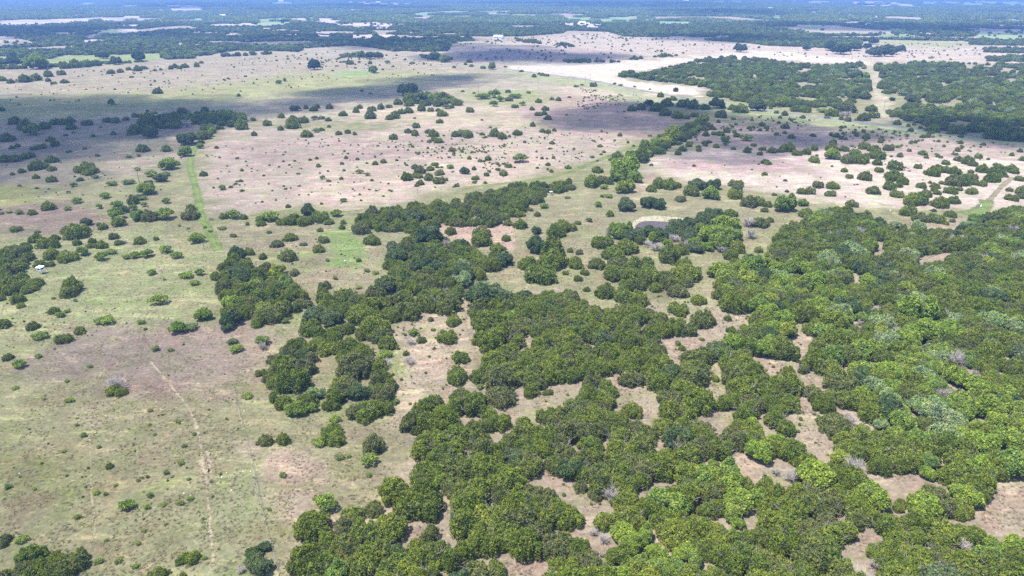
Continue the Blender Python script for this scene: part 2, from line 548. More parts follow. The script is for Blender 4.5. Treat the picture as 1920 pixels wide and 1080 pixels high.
ZONES = [  # (outline in the photograph, colour of the ground there, soft edge in metres, strength)
    ([(-400, 138), (480, 104), (900, 112), (1200, 175), (1000, 215), (400, 235), (-400, 330)], (0.26, 0.225, 0.165), 30, 1),
    ([(-400, 190), (0, 185), (300, 170), (560, 138), (720, 132), (900, 140), (700, 165), (450, 190), (200, 215), (-400, 260)], (0.235, 0.235, 0.115), 40, .9),
    ([(-400, 240), (200, 225), (400, 215), (440, 235), (350, 300), (200, 340), (-400, 360)], (0.215, 0.18, 0.14), 15, .8),
    ([(380, 275), (440, 240), (700, 245), (820, 225), (1000, 240), (1180, 250), (1120, 300), (930, 340), (700, 385), (380, 400)], (0.27, 0.222, 0.178), 10, 1),
    ([(420, 270), (560, 262), (760, 265), (900, 258), (860, 285), (700, 300), (520, 310), (400, 330)], (0.245, 0.190, 0.165), 12, .75),
    ([(600, 320), (720, 310), (800, 345), (760, 375), (620, 400), (560, 385)], PINK, 8, .6),
    ([(820, 290), (960, 285), (1060, 300), (1000, 335), (900, 350), (820, 330)], PINK, 8, .5),
    ([(640, 205), (900, 195), (1010, 215), (1000, 235), (830, 240), (660, 225)], (0.33, 0.27, 0.20), 12, .7),
    ([(900, 180), (1090, 175), (1240, 205), (1290, 235), (1200, 262), (1050, 250), (980, 215)], (0.27, 0.20, 0.175), 14, .85),
    ([(1000, 165), (1150, 160), (1300, 185), (1230, 195), (1080, 178)], (0.34, 0.285, 0.22), 14, .8),
    ([(860, 170), (1010, 168), (1050, 195), (960, 200), (880, 190)], GRN, 12, .7),
    ([(1190, 300), (1260, 285), (1500, 275), (1760, 275), (1960, 285), (1960, 400), (1820, 395), (1700, 390), (1560, 385), (1400, 350), (1230, 330)], (0.40, 0.335, 0.28), 10, 1),
    ([(1230, 300), (1420, 285), (1520, 300), (1540, 325), (1400, 325), (1260, 318)], (0.30, 0.215, 0.205), 8, .7),
    ([(1300, 230), (1500, 235), (1960, 275), (1960, 300), (1600, 290), (1300, 275)], (0.30, 0.235, 0.205), 12, .9),
    ([(1440, 375), (1560, 385), (1700, 395), (1830, 395), (1800, 425), (1700, 425), (1500, 400), (1430, 395)], (0.215, 0.20, 0.115), 6, .8),
    ([(960, 395), (1010, 375), (1080, 360), (1160, 365), (1300, 360), (1440, 400), (1380, 470), (1200, 460), (1100, 500), (960, 540)], (0.225, 0.205, 0.125), 8, .9),
    ([(1180, 330), (1240, 322), (1260, 350), (1200, 370)], (0.30, 0.24, 0.18), 5, .8),
    ([(1345, 475), (1440, 470), (1400, 500), (1340, 505)], GRN, 4, .8),
    ([(-300, 455), (150, 440), (300, 440), (430, 440), (420, 600), (330, 640), (100, 650), (-300, 640)], (0.245, 0.252, 0.130), 12, .9),
    ([(-300, 385), (100, 375), (200, 395), (210, 425), (100, 440), (-300, 440)], (0.205, 0.155, 0.13), 8, .85),
    ([(-300, 350), (60, 350), (60, 385), (-300, 400)], (0.26, 0.25, 0.10), 6, .8),
    ([(130, 625), (240, 612), (420, 618), (425, 700), (330, 745), (250, 735), (180, 705), (100, 705), (30, 700), (60, 680)], (0.215, 0.165, 0.145), 6, .8),
    ([(380, 620), (470, 600), (520, 640), (480, 720), (430, 760), (380, 740)], (0.235, 0.185, 0.145), 6, .8),
    ([(120, 745), (380, 735), (400, 860), (300, 900), (210, 860), (130, 820)], (0.205, 0.172, 0.112), 9, .4),
    ([(140, 760), (200, 765), (210, 800), (150, 800)], STRAW, 4, .6),
    ([(-300, 820), (160, 830), (170, 900), (60, 960), (-300, 960)], (0.185, 0.18, 0.085), 8, .7),
    ([(0, 925), (90, 920), (95, 985), (0, 990)], BROWN, 4, .6),
    ([(468, 830), (520, 825), (625, 845), (640, 880), (600, 950), (540, 990), (505, 960)], (0.315, 0.252, 0.185), 3, .95),
    ([(480, 640), (560, 620), (570, 690), (500, 760), (470, 740)], (0.28, 0.235, 0.165), 4, .7),
    ([(640, 810), (770, 800), (760, 900), (700, 940), (640, 950), (600, 960)], (0.225, 0.19, 0.125), 4, .7),
    ([(735, 610), (880, 560), (905, 660), (900, 720), (800, 745), (750, 800), (735, 720)], (0.30, 0.245, 0.175), 3, .9),
    ([(745, 650), (830, 640), (850, 700), (760, 740)], (0.315, 0.255, 0.19), 3, .8),
    ([(700, 650), (760, 650), (755, 700), (738, 710), (730, 690)], GRN, 2, .7),
    ([(405, 410), (640, 425), (720, 470), (720, 560), (600, 540), (420, 480)], (0.245, 0.215, 0.14), 6, .8),
    ([(596, 438), (618, 432), (655, 432), (676, 450), (690, 480), (680, 505), (645, 508), (615, 498), (618, 470)], MOWN, 1.5, .95),
    ([(395, 475), (560, 470), (600, 475), (580, 490), (430, 490)], GRN, 4, .6),
    ([(830, 415), (965, 415), (965, 470), (880, 462), (830, 440)], (0.36, 0.265, 0.205), 2, .95),
    ([(1240, 575), (1345, 535), (1430, 580), (1390, 625), (1270, 690), (1240, 640)], (0.265, 0.24, 0.155), 4, .9),
    ([(1845, 905), (2000, 905), (2000, 1010), (1845, 990)], (0.285, 0.255, 0.185), 3, .9),
    (None, (0.285, 0.230, 0.172), 3, .85),
    ([(385, 900), (470, 870), (500, 990), (525, 1120), (385, 1120)], (0.195, 0.205, 0.112), 5, .7),
    ([(960, 122), (1100, 116), (1240, 112), (1370, 100), (1480, 92), (1640, 108), (1640, 122), (1440, 112), (1280, 120), (1160, 140), (1160, 150), (1320, 165), (1310, 182), (1200, 170), (1080, 145), (960, 132)], (0.50, 0.43, 0.365), 8, 1),
    ([(840, 92), (1010, 72), (1140, 58), (1440, 84), (1920, 86), (2100, 120), (1640, 115), (1440, 95), (1300, 105), (1100, 115), (850, 116)], (0.40, 0.335, 0.275), 15, 1),
    ([(960, 112), (850, 116), (840, 96), (1000, 90), (1180, 97), (1180, 108), (1060, 116)], (0.30, 0.24, 0.23), 15, .8),
    ([(1620, 76), (1660, 73), (1820, 78), (1800, 90), (1640, 88)], (0.30, 0.30, 0.16), 15, .8),
    ([(1140, 180), (1340, 185), (1500, 215), (1700, 236), (1960, 262), (1960, 275), (1600, 245), (1400, 220), (1200, 195)], (0.26, 0.27, 0.155), 8, .8),
    ([(940, 132), (1100, 150), (1210, 172), (1200, 180), (1080, 160), (940, 140)], (0.27, 0.29, 0.16), 6, .8),
    ([(1632, 115), (1645, 120), (1665, 190), (1700, 235), (1620, 228), (1640, 205)], (0.36, 0.32, 0.23), 5, .9),
    ([(625, 136), (700, 133), (690, 141), (640, 143)], (0.19, 0.30, 0.11), 8, .9),
    ([(-300, 100), (60, 108), (170, 103), (300, 99), (312, 110), (240, 120), (120, 122), (-300, 122)], (0.27, 0.31, 0.14), 12, 1),
]
soil = np.empty((len(gx), 3)); soil[:] = TAN
dist = np.hypot(gx, gy)
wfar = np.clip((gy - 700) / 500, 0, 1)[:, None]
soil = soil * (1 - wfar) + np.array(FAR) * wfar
near_mask = (gy > 60) & (gy < 3500)
nzz = (vnoise(gx, gy, 9) - 0.5) + 0.6 * (vnoise(gx, gy, 3.7) - 0.5)
for zi, (pts, colr, soft, stren) in enumerate(ZONES):
    pts = pts or WOODFLOOR
    if zi < 14:      # cured upland pasture, paler than the near field
        colr = tuple(x * (1.22 if zi < 11 else 1.0) for x in colr)
    W = wpoly(pts)
    lo = W.min(0) - soft * 2; hi = W.max(0) + soft * 2
    k = np.nonzero((gx > lo[0]) & (gx < hi[0]) & (gy > lo[1]) & (gy < hi[1]))[0]
    if not len(k):
        continue
    d = edge_dist(gx[k], gy[k], W) * np.where(inside(gx[k], gy[k], W), 1, -1)
    w = np.clip(0.5 + d / (2 * soft) + nzz[k] * 0.9, 0, 1); w = w * w * (3 - 2 * w) * stren
    soil[k] = soil[k] * (1 - w[:, None]) + np.array(colr) * w[:, None]

soil *= GK
nx, ny = len(GX), len(GY)
ii = np.arange((ny - 1) * (nx - 1)); a0 = (ii // (nx - 1)) * nx + ii % (nx - 1)
gf = np.stack([a0, a0 + 1, a0 + nx + 1, a0 + nx], 1)

def ground_material():
    m, n, l = new_mat("pasture ground")
    att = N(n, 'ShaderNodeAttribute', attribute_name='soil')
    geo = N(n, 'ShaderNodeNewGeometry')
    def noise(scale, detail=3, stretch=None, dist_=0.0, off=0.0):
        z = N(n, 'ShaderNodeTexNoise'); z.inputs['Scale'].default_value = scale; z.inputs['Detail'].default_value = detail
        z.inputs['Distortion'].default_value = dist_
        mp = N(n, 'ShaderNodeMapping'); l.new(geo.outputs['Position'], mp.inputs[0])
        mp.inputs['Location'].default_value = (off, off * 1.7, 0)
        if stretch:
            mp.inputs['Scale'].default_value = stretch
        l.new(mp.outputs[0], z.inputs['Vector'])
        return z.outputs[0]
    c = att.outputs['Color']
    big = noise(0.03, 4, None, 0.4); mid = noise(0.16, 4, None, 0.6, 11); fine = noise(0.85, 4, None, 0.3, 5)
    tuft = noise(1.9, 3, (1.0, 0.75, 1), 0.5, 23); streak = noise(0.5, 4, (0.55, 1.5, 1), 1.2, 37); speck = noise(0.42, 2, None, 0.8, 71)
    # brightness drift over tens and a few metres
    def scale_by(c, src, lo, hi, f0=0.3, f1=0.7):
        mr = N(n, 'ShaderNodeMapRange'); l.new(src, mr.inputs[0])
        mr.inputs[1].default_value = f0; mr.inputs[2].default_value = f1; mr.inputs[3].default_value = lo; mr.inputs[4].default_value = hi
        return mixc(n, l, c, mr.outputs[0], 1.0, 'MULTIPLY')
    c = scale_by(c, big, 0.88, 1.12)
    c = scale_by(c, mid, 0.86, 1.15)
    # mauve three-awn and green forbs mixed through the dry grass
    hue = noise(0.075, 5, None, 1.0, 53)
    c = mixc(n, l, c, mixc(n, l, c, (1.04, 0.94, 0.97), 1.0, 'MULTIPLY'), ramp(n, l, hue, 0.50, 0.66))
    c = mixc(n, l, c, mixc(n, l, c, (0.94, 1.03, 0.84), 1.0, 'MULTIPLY'), ramp(n, l, hue, 0.48, 0.34))
    # wide bands of pale cured grass and greener swales
    bs = noise(0.10, 5, (0.45, 1.5, 1), 1.4, 131)
    c = mixc(n, l, c, mixc(n, l, c, (1.36, 1.33, 1.28), 1.0, 'MULTIPLY'), ramp(n, l, bs, 0.54, 0.68))
    c = mixc(n, l, c, mixc(n, l, c, (0.82, 0.90, 0.72), 1.0, 'MULTIPLY'), ramp(n, l, bs, 0.44, 0.30))
    # pale straw lying in streaks, dark gaps between the tufts
    c = mixc(n, l, c, mixc(n, l, c, (1.5, 1.42, 1.30), 1.0, 'MULTIPLY'), ramp(n, l, streak, 0.56, 0.74))
    c = scale_by(c, fine, 0.80, 1.20)
    c = scale_by(c, tuft, 0.82, 1.18)
    g2 = noise(0.6, 3, None, 0.4, 91)
    gm = N(n, 'ShaderNodeMath', operation='MULTIPLY'); l.new(ramp(n, l, g2, 0.62, 0.72), gm.inputs[0]); gm.inputs[1].default_value = 0.32
    c = mixc(n, l, c, (0.115, 0.140, 0.042), gm.outputs[0])
    dk = N(n, 'ShaderNodeMath', operation='MULTIPLY'); l.new(ramp(n, l, speck, 0.66, 0.74), dk.inputs[0]); dk.inputs[1].default_value = 0.22
    c = mixc(n, l, c, (0.10, 0.085, 0.05), dk.outputs[0])
    p = N(n, 'ShaderNodeBsdfDiffuse'); p.inputs['Roughness'].default_value = 0.6
    l.new(c, p.inputs[0])
    ad = N(n, 'ShaderNodeMath', operation='ADD'); l.new(fine, ad.inputs[0]); l.new(tuft, ad.inputs[1])
    b = N(n, 'ShaderNodeBump'); b.inputs['Strength'].default_value = 0.45; b.inputs['Distance'].default_value = 0.3
    l.new(ad.outputs[0], b.inputs['Height']); l.new(b.outputs[0], p.inputs['Normal'])
    o = N(n, 'ShaderNodeOutputMaterial'); l.new(p.outputs[0], o.inputs[0])
    return m
M_GROUND = ground_material()
gme = mesh_from("ground", np.stack([gx, gy, np.zeros_like(gx)], 1), gf, [M_GROUND],
                attrs={'soil': ('FLOAT_COLOR', np.concatenate([soil, np.ones((len(soil), 1))], 1))})
obj("ground", gme, kind='structure')

# ------------------------------------------------------------------ tracks, road, fields, pond
def strip_mat(name, col, col2, scale=0.8, rough_edges=True):
    m, n, l = new_mat(name)
    geo = N(n, 'ShaderNodeNewGeometry')
    z = N(n, 'ShaderNodeTexNoise'); z.inputs['Scale'].default_value = scale; z.inputs['Detail'].default_value = 5; z.inputs['Distortion'].default_value = 0.5
    z2 = N(n, 'ShaderNodeTexNoise'); z2.inputs['Scale'].default_value = scale * 0.12; z2.inputs['Detail'].default_value = 3
    l.new(geo.outputs['Position'], z.inputs['Vector']); l.new(geo.outputs['Position'], z2.inputs['Vector'])
    c = mixc(n, l, col, col2, ramp(n, l, z.outputs[0], 0.35, 0.68))
    c = mixc(n, l, c, mixc(n, l, c, (0.72, 0.74, 0.76), 1.0, 'MULTIPLY'), ramp(n, l, z2.outputs[0], 0.45, 0.62))
    d = N(n, 'ShaderNodeBsdfDiffuse'); l.new(c, d.inputs[0])
    b = N(n, 'ShaderNodeBump'); b.inputs['Strength'].default_value = 0.5; b.inputs['Distance'].default_value = 0.2
    l.new(z.outputs[0], b.inputs['Height']); l.new(b.outputs[0], d.inputs['Normal'])
    o = N(n, 'ShaderNodeOutputMaterial')
    if rough_edges:   # the worn strip is thin and patchy: bare spots between grass
        at_ = N(n, 'ShaderNodeAttribute', attribute_name='edge')
        z3 = N(n, 'ShaderNodeTexNoise'); z3.inputs['Scale'].default_value = 0.7; z3.inputs['Detail'].default_value = 4
        l.new(geo.outputs['Position'], z3.inputs['Vector'])
        sm = N(n, 'ShaderNodeMath', operation='ADD'); l.new(at_.outputs['Fac'], sm.inputs[0]); l.new(z3.outputs[0], sm.inputs[1])
        tr = N(n, 'ShaderNodeBsdfTransparent'); mx = N(n, 'ShaderNodeMixShader')
        l.new(ramp(n, l, sm.outputs[0], 0.80, 1.26), mx.inputs[0]); l.new(tr.outputs[0], mx.inputs[1]); l.new(d.outputs[0], mx.inputs[2])
        l.new(mx.outputs[0], o.inputs[0])
    else:
        l.new(d.outputs[0], o.inputs[0])
    return m
M_DIRT = strip_mat("bare caliche dirt", (0.215, 0.176, 0.120), (0.163, 0.138, 0.090))
M_TRAIL = strip_mat("faint grass trail", (0.168, 0.146, 0.090), (0.146, 0.133, 0.077))
M_LANE = strip_mat("mown green grass", (0.094, 0.132, 0.036), (0.118, 0.145, 0.050))
M_ROAD = strip_mat("grey chip-seal road", (0.129, 0.136, 0.133), (0.155, 0.159, 0.153), 0.5, False)
M_SAND = strip_mat("pale pond bank", (0.27, 0.238, 0.172), (0.20, 0.185, 0.115))

def smooth_line(W, step):
    W = np.asarray(W, float)
    n = len(W)
    out = []
    for i in range(n - 1):
        p0 = W[max(i - 1, 0)]; p1 = W[i]; p2 = W[i + 1]; p3 = W[min(i + 2, n - 1)]
        k = max(2, int(np.linalg.norm(p2 - p1) / step))
        for t in np.arange(k) / k:
            out.append(0.5 * ((2 * p1) + (-p0 + p2) * t + (2 * p0 - 5 * p1 + 4 * p2 - p3) * t * t + (-p0 + 3 * p1 - 3 * p2 + p3) * t ** 3))
    out.append(W[-1])
    return np.array(out)

def strip(name, pts, width, z, mat, step=2.0, wob=0.25, px=True):
    L = smooth_line(wpoly(pts) if px else pts, step)
    t = np.gradient(L, axis=0); t /= np.linalg.norm(t, axis=1, keepdims=True) + 1e-9
    nn = np.stack([-t[:, 1], t[:, 0]], 1)
    r = np.random.default_rng(len(L) + 17)
    fr = np.array([-1, -0.55, 0, 0.55, 1.0]); ed = np.array([0, 0.55, 0.75, 0.55, 0])
    w = width * 0.5 * (1 + wob * (r.random(len(L)) - 0.5) * 2)
    V = L[:, None] + nn[:, None] * fr[None, :, None] * w[:, None, None]
    V = np.concatenate([V, np.full(V.shape[:2] + (1,), z)], 2).reshape(-1, 3)
    F = [(i * 5 + j, i * 5 + j + 1, i * 5 + j + 6, i * 5 + j + 5) for i in range(len(L) - 1) for j in range(4)]
    return obj(name, mesh_from(name, V, np.array(F), [mat], attrs={'edge': ('FLOAT', np.tile(ed, len(L)))}), kind='structure')

strip("mown_lane", [(430, 228), (405, 245), (375, 268), (360, 290), (357, 312), (364, 340), (372, 375), (378, 405), (395, 440), (410, 470)], 6.5, .012, M_LANE)
strip("mown_lane", [(378, 412), (420, 418), (470, 405), (530, 396), (640, 397), (700, 390)], 3.2, .016, M_LANE)
strip("mown_lane", [(870, 352), (960, 342), (1020, 334), (1070, 322), (1110, 305), (1150, 290), (1200, 272), (1250, 250), (1285, 235)], 6.0, .012, M_LANE)
strip("mown_lane", [(1900, 332), (1880, 348), (1862, 368), (1845, 382), (1810, 396), (1760, 398)], 4.5, .012, M_TRAIL)
strip("mown_lane", [(1850, 375), (1848, 385), (1835, 396), (1800, 400)], 11.0, .016, M_LANE, 2.0, .1)
strip("dirt_track", [(282, 678), (305, 705), (330, 735), (355, 768), (370, 805), (378, 850), (384, 890), (390, 940), (396, 1000), (400, 1060)], 1.3, .012, M_DIRT, 1.0, .5)
strip("dirt_track", [(376, 862), (381, 878), (386, 905)], 3.2, .018, M_DIRT, 1.0, .5)
strip("dirt_track", [(388, 845), (393, 875), (398, 915)], 1.7, .018, M_DIRT, 1.0, .5)
strip("dirt_track", [(168, 815), (170, 880), (172, 930), (178, 985), (168, 1030), (155, 1085), (150, 1140)], 0.9, .012, M_TRAIL, 1.0, .4)
strip("dirt_track", [(442, 738), (447, 765), (453, 795)], 0.6, .012, M_TRAIL, 1.0, .4)
strip("dirt_track", [(874, 556), (877, 590), (884, 630), (900, 665)], 3.0, .012, M_DIRT, 1.5, .3)
strip("dirt_track", [(1712, 500), (1735, 485), (1770, 470), (1795, 462)], 3.0, .012, M_DIRT, 1.5, .3)
for pts in ([(296, 445), (312, 442), (326, 443)], [(314, 455), (328, 453), (342, 453)], [(292, 507), (303, 503), (312, 502)]):
    strip("bare_patch", pts, 5.0, .012, M_DIRT, 1.0, .3)
strip("road", [(830, 116), (900, 124), (960, 131), (1097, 149), (1210, 171), (1330, 191), (1440, 208), (1580, 226), (1690, 239), (1815, 254), (1960, 269), (2300, 300)], 6.4, .02, M_ROAD, 12, 0.0)

# stock pond with its pale bank
def sheet(name, pts, z, mat, px=True, edge=1.0, **props):
    W = wpoly(pts) if px else np.asarray(pts)
    W = smooth_line(np.concatenate([W, W[:1]]), 1.5)[:-1]
    n = len(W); c = W.mean(0)
    V = [(*c, z)] + [(*(c + (p - c) * 0.7), z) for p in W] + [(*p, z) for p in W]
    F3 = [(0, 1 + i, 1 + (i + 1) % n) for i in range(n)]
    F4 = [(1 + i, 1 + n + i, 1 + n + (i + 1) % n, 1 + (i + 1) % n) for i in range(n)]
    ed = [1.0] * (n + 1) + [1 - edge] * n
    return obj(name, mesh_from(name, V, [np.array(F3), np.array(F4)], [mat], attrs={'edge': ('FLOAT', ed)}), **props)
sheet("pond_bank", [(1165, 428), (1175, 418), (1192, 407), (1215, 402), (1260, 404), (1300, 408), (1304, 414), (1280, 424), (1230, 431), (1180, 434)], .015, M_SAND, kind='structure')
m, n_, l_ = new_mat("muddy pond water")
p_ = N(n_, 'ShaderNodeBsdfPrincipled'); p_.inputs['Base Color'].default_value = (0.050, 0.030, 0.018, 1); p_.inputs['Roughness'].default_value = 0.12; p_.inputs['Specular IOR Level'].default_value = 0.12
zz = N(n_, 'ShaderNodeTexNoise'); zz.inputs['Scale'].default_value = 1.5
bb = N(n_, 'ShaderNodeBump'); bb.inputs['Strength'].default_value = 0.06; bb.inputs['Distance'].default_value = 0.1
l_.new(zz.outputs[0], bb.inputs['Height']); l_.new(bb.outputs[0], p_.inputs['Normal'])
oo = N(n_, 'ShaderNodeOutputMaterial'); l_.new(p_.outputs[0], oo.inputs[0])
sheet("pond", [(1190, 425), (1198, 418), (1212, 414.5), (1235, 415), (1256, 417), (1266, 421), (1260, 427), (1230, 429), (1200, 428)], .03, m, kind='structure')

# far hay fields and meadows between the woods
def field_mat(name, col):
    return strip_mat(name, col, tuple(x * 0.86 for x in col), 0.05, False)
M_FP = field_mat("pale hay field", (0.310, 0.267, 0.232)); M_FG = field_mat("green meadow", (0.172, 0.224, 0.112)); M_FT = field_mat("tan pasture", (0.232, 0.202, 0.142))
FIELDS = [  # (outline, material)
    ([(-200, 39), (0, 38), (100, 36), (170, 34), (240, 32), (315, 36), (312, 41), (200, 43), (110, 46), (60, 48), (-200, 50)], M_FP),
    ([(-100, 77), (30, 73), (78, 80), (74, 88), (-100, 90)], M_FT),
    ([(-60, 70), (15, 66), (12, 71), (-60, 76)], M_FP),
    ([(292, 20), (345, 13), (392, 16), (380, 23), (300, 24)], M_FP),
    ([(388, 47), (470, 43), (484, 49), (400, 52)], M_FP),
    ([(395, 37), (440, 37), (446, 42), (395, 43)], M_FT),
    ([(358, 35), (388, 34), (388, 42), (360, 43)], M_FG),
    ([(472, 36), (545, 33), (541, 45), (484, 47)], M_FG),
    ([(556, 33), (600, 35), (625, 40), (662, 42), (700, 40), (738, 45), (732, 51), (690, 52), (620, 47), (560, 42)], M_FP),
    ([(652, 65), (700, 66), (700, 76), (654, 75)], M_FP),
    ([(708, 65), (742, 65), (737, 75), (710, 75)], M_FP),
    ([(590, 62), (620, 64), (615, 74), (596, 74)], M_FP),
    ([(765, 32), (815, 32), (815, 37), (765, 37)], M_FP),
    ([(768, 26), (800, 22), (900, 20), (965, 20), (962, 24), (850, 26), (790, 30)], M_FG),
    ([(912, 27), (960, 27), (1008, 28), (1008, 34), (960, 33)], M_FG),
    ([(1045, 32), (1200, 32), (1203, 43), (1140, 45), (1055, 39)], M_FG),
    ([(1026, 41), (1080, 43), (1134, 46), (1120, 51), (1060, 51)], M_FP),
    ([(1222, 39), (1302, 41), (1292, 48), (1226, 46)], M_FG),
    ([(1436, 29), (1480, 27), (1468, 41), (1436, 41)], M_FG),
    ([(1630, 30), (1690, 30), (1742, 34), (1738, 38), (1636, 39)], M_FP),
    ([(1780, 55), (1840, 53), (1960, 54), (1960, 63), (1850, 65)], M_FP),
    ([(1820, 63), (1960, 62), (1960, 77), (1830, 69)], M_FG),
    ([(1590, 3), (1645, 2), (1718, 9), (1716, 14), (1600, 14)], M_FP),
    ([(1722, 3), (1860, 3), (1980, 2), (1980, 11), (1860, 13), (1722, 9)], M_FG),
    ([(1178, 5), (1242, 5), (1242, 9), (1178, 9)], M_FG),
    ([(505, 3), (562, 3), (556, 9), (515, 9)], M_FG),
    ([(640, 2), (700, 3), (780, 7), (760, 12), (650, 9)], M_FT),
    ([(1330, 1), (1400, 1), (1400, 5), (1330, 5)], M_FG),
    ([(1500, 1), (1560, 2), (1570, 7), (1500, 6)], M_FT),
    ([(100, 62), (150, 60), (140, 68), (105, 69)], M_FT),
    ([(160, 66), (190, 64), (185, 71), (165, 72)], M_FP),
    ([(220, 46), (265, 45), (262, 53), (225, 53)], M_FP),
    ([(1330, 66), (1370, 65), (1365, 72), (1335, 72)], M_FT),
    ([(1500, 57), (1600, 59), (1600, 66), (1510, 65)], M_FT),
]
rfld = np.random.default_rng(12)
for _ in range(64):     # smaller clearings scattered through the plain
    v_ = 1 + 78 * rfld.random() ** 1.5; u_ = rfld.uniform(-150, 2070)
    if v_ > np.interp(u_, [0, 600, 850, 1060, 1440, 1920], [98, 80, 66, 50, 72, 66]):
        continue
    w_ = rfld.uniform(10, 48); h_ = rfld.uniform(.9, 2.2) + v_ * .035; k_ = rfld.uniform(-.03, .03)
    q_ = [(u_ + w_ * math.cos(a_) * rfld.uniform(.7, 1.2), v_ + h_ * math.sin(a_) * rfld.uniform(.7, 1.2) + k_ * w_ * math.cos(a_)) for a_ in np.arange(10) * .6283]
    FIELDS.append((q_, (M_FP, M_FT, M_FG, M_FT)[int(rfld.integers(4))]))
for i, (pts, mt) in enumerate(FIELDS):
    W = wpoly(pts)
    V = [(*p, 0.05 + 0.004 * (i % 5)) for p in W]
    me = bpy.data.meshes.new("field"); me.from_pydata(V, [], [list(range(len(V)))]); me.materials.append(mt)
    obj("field", me, kind='structure')
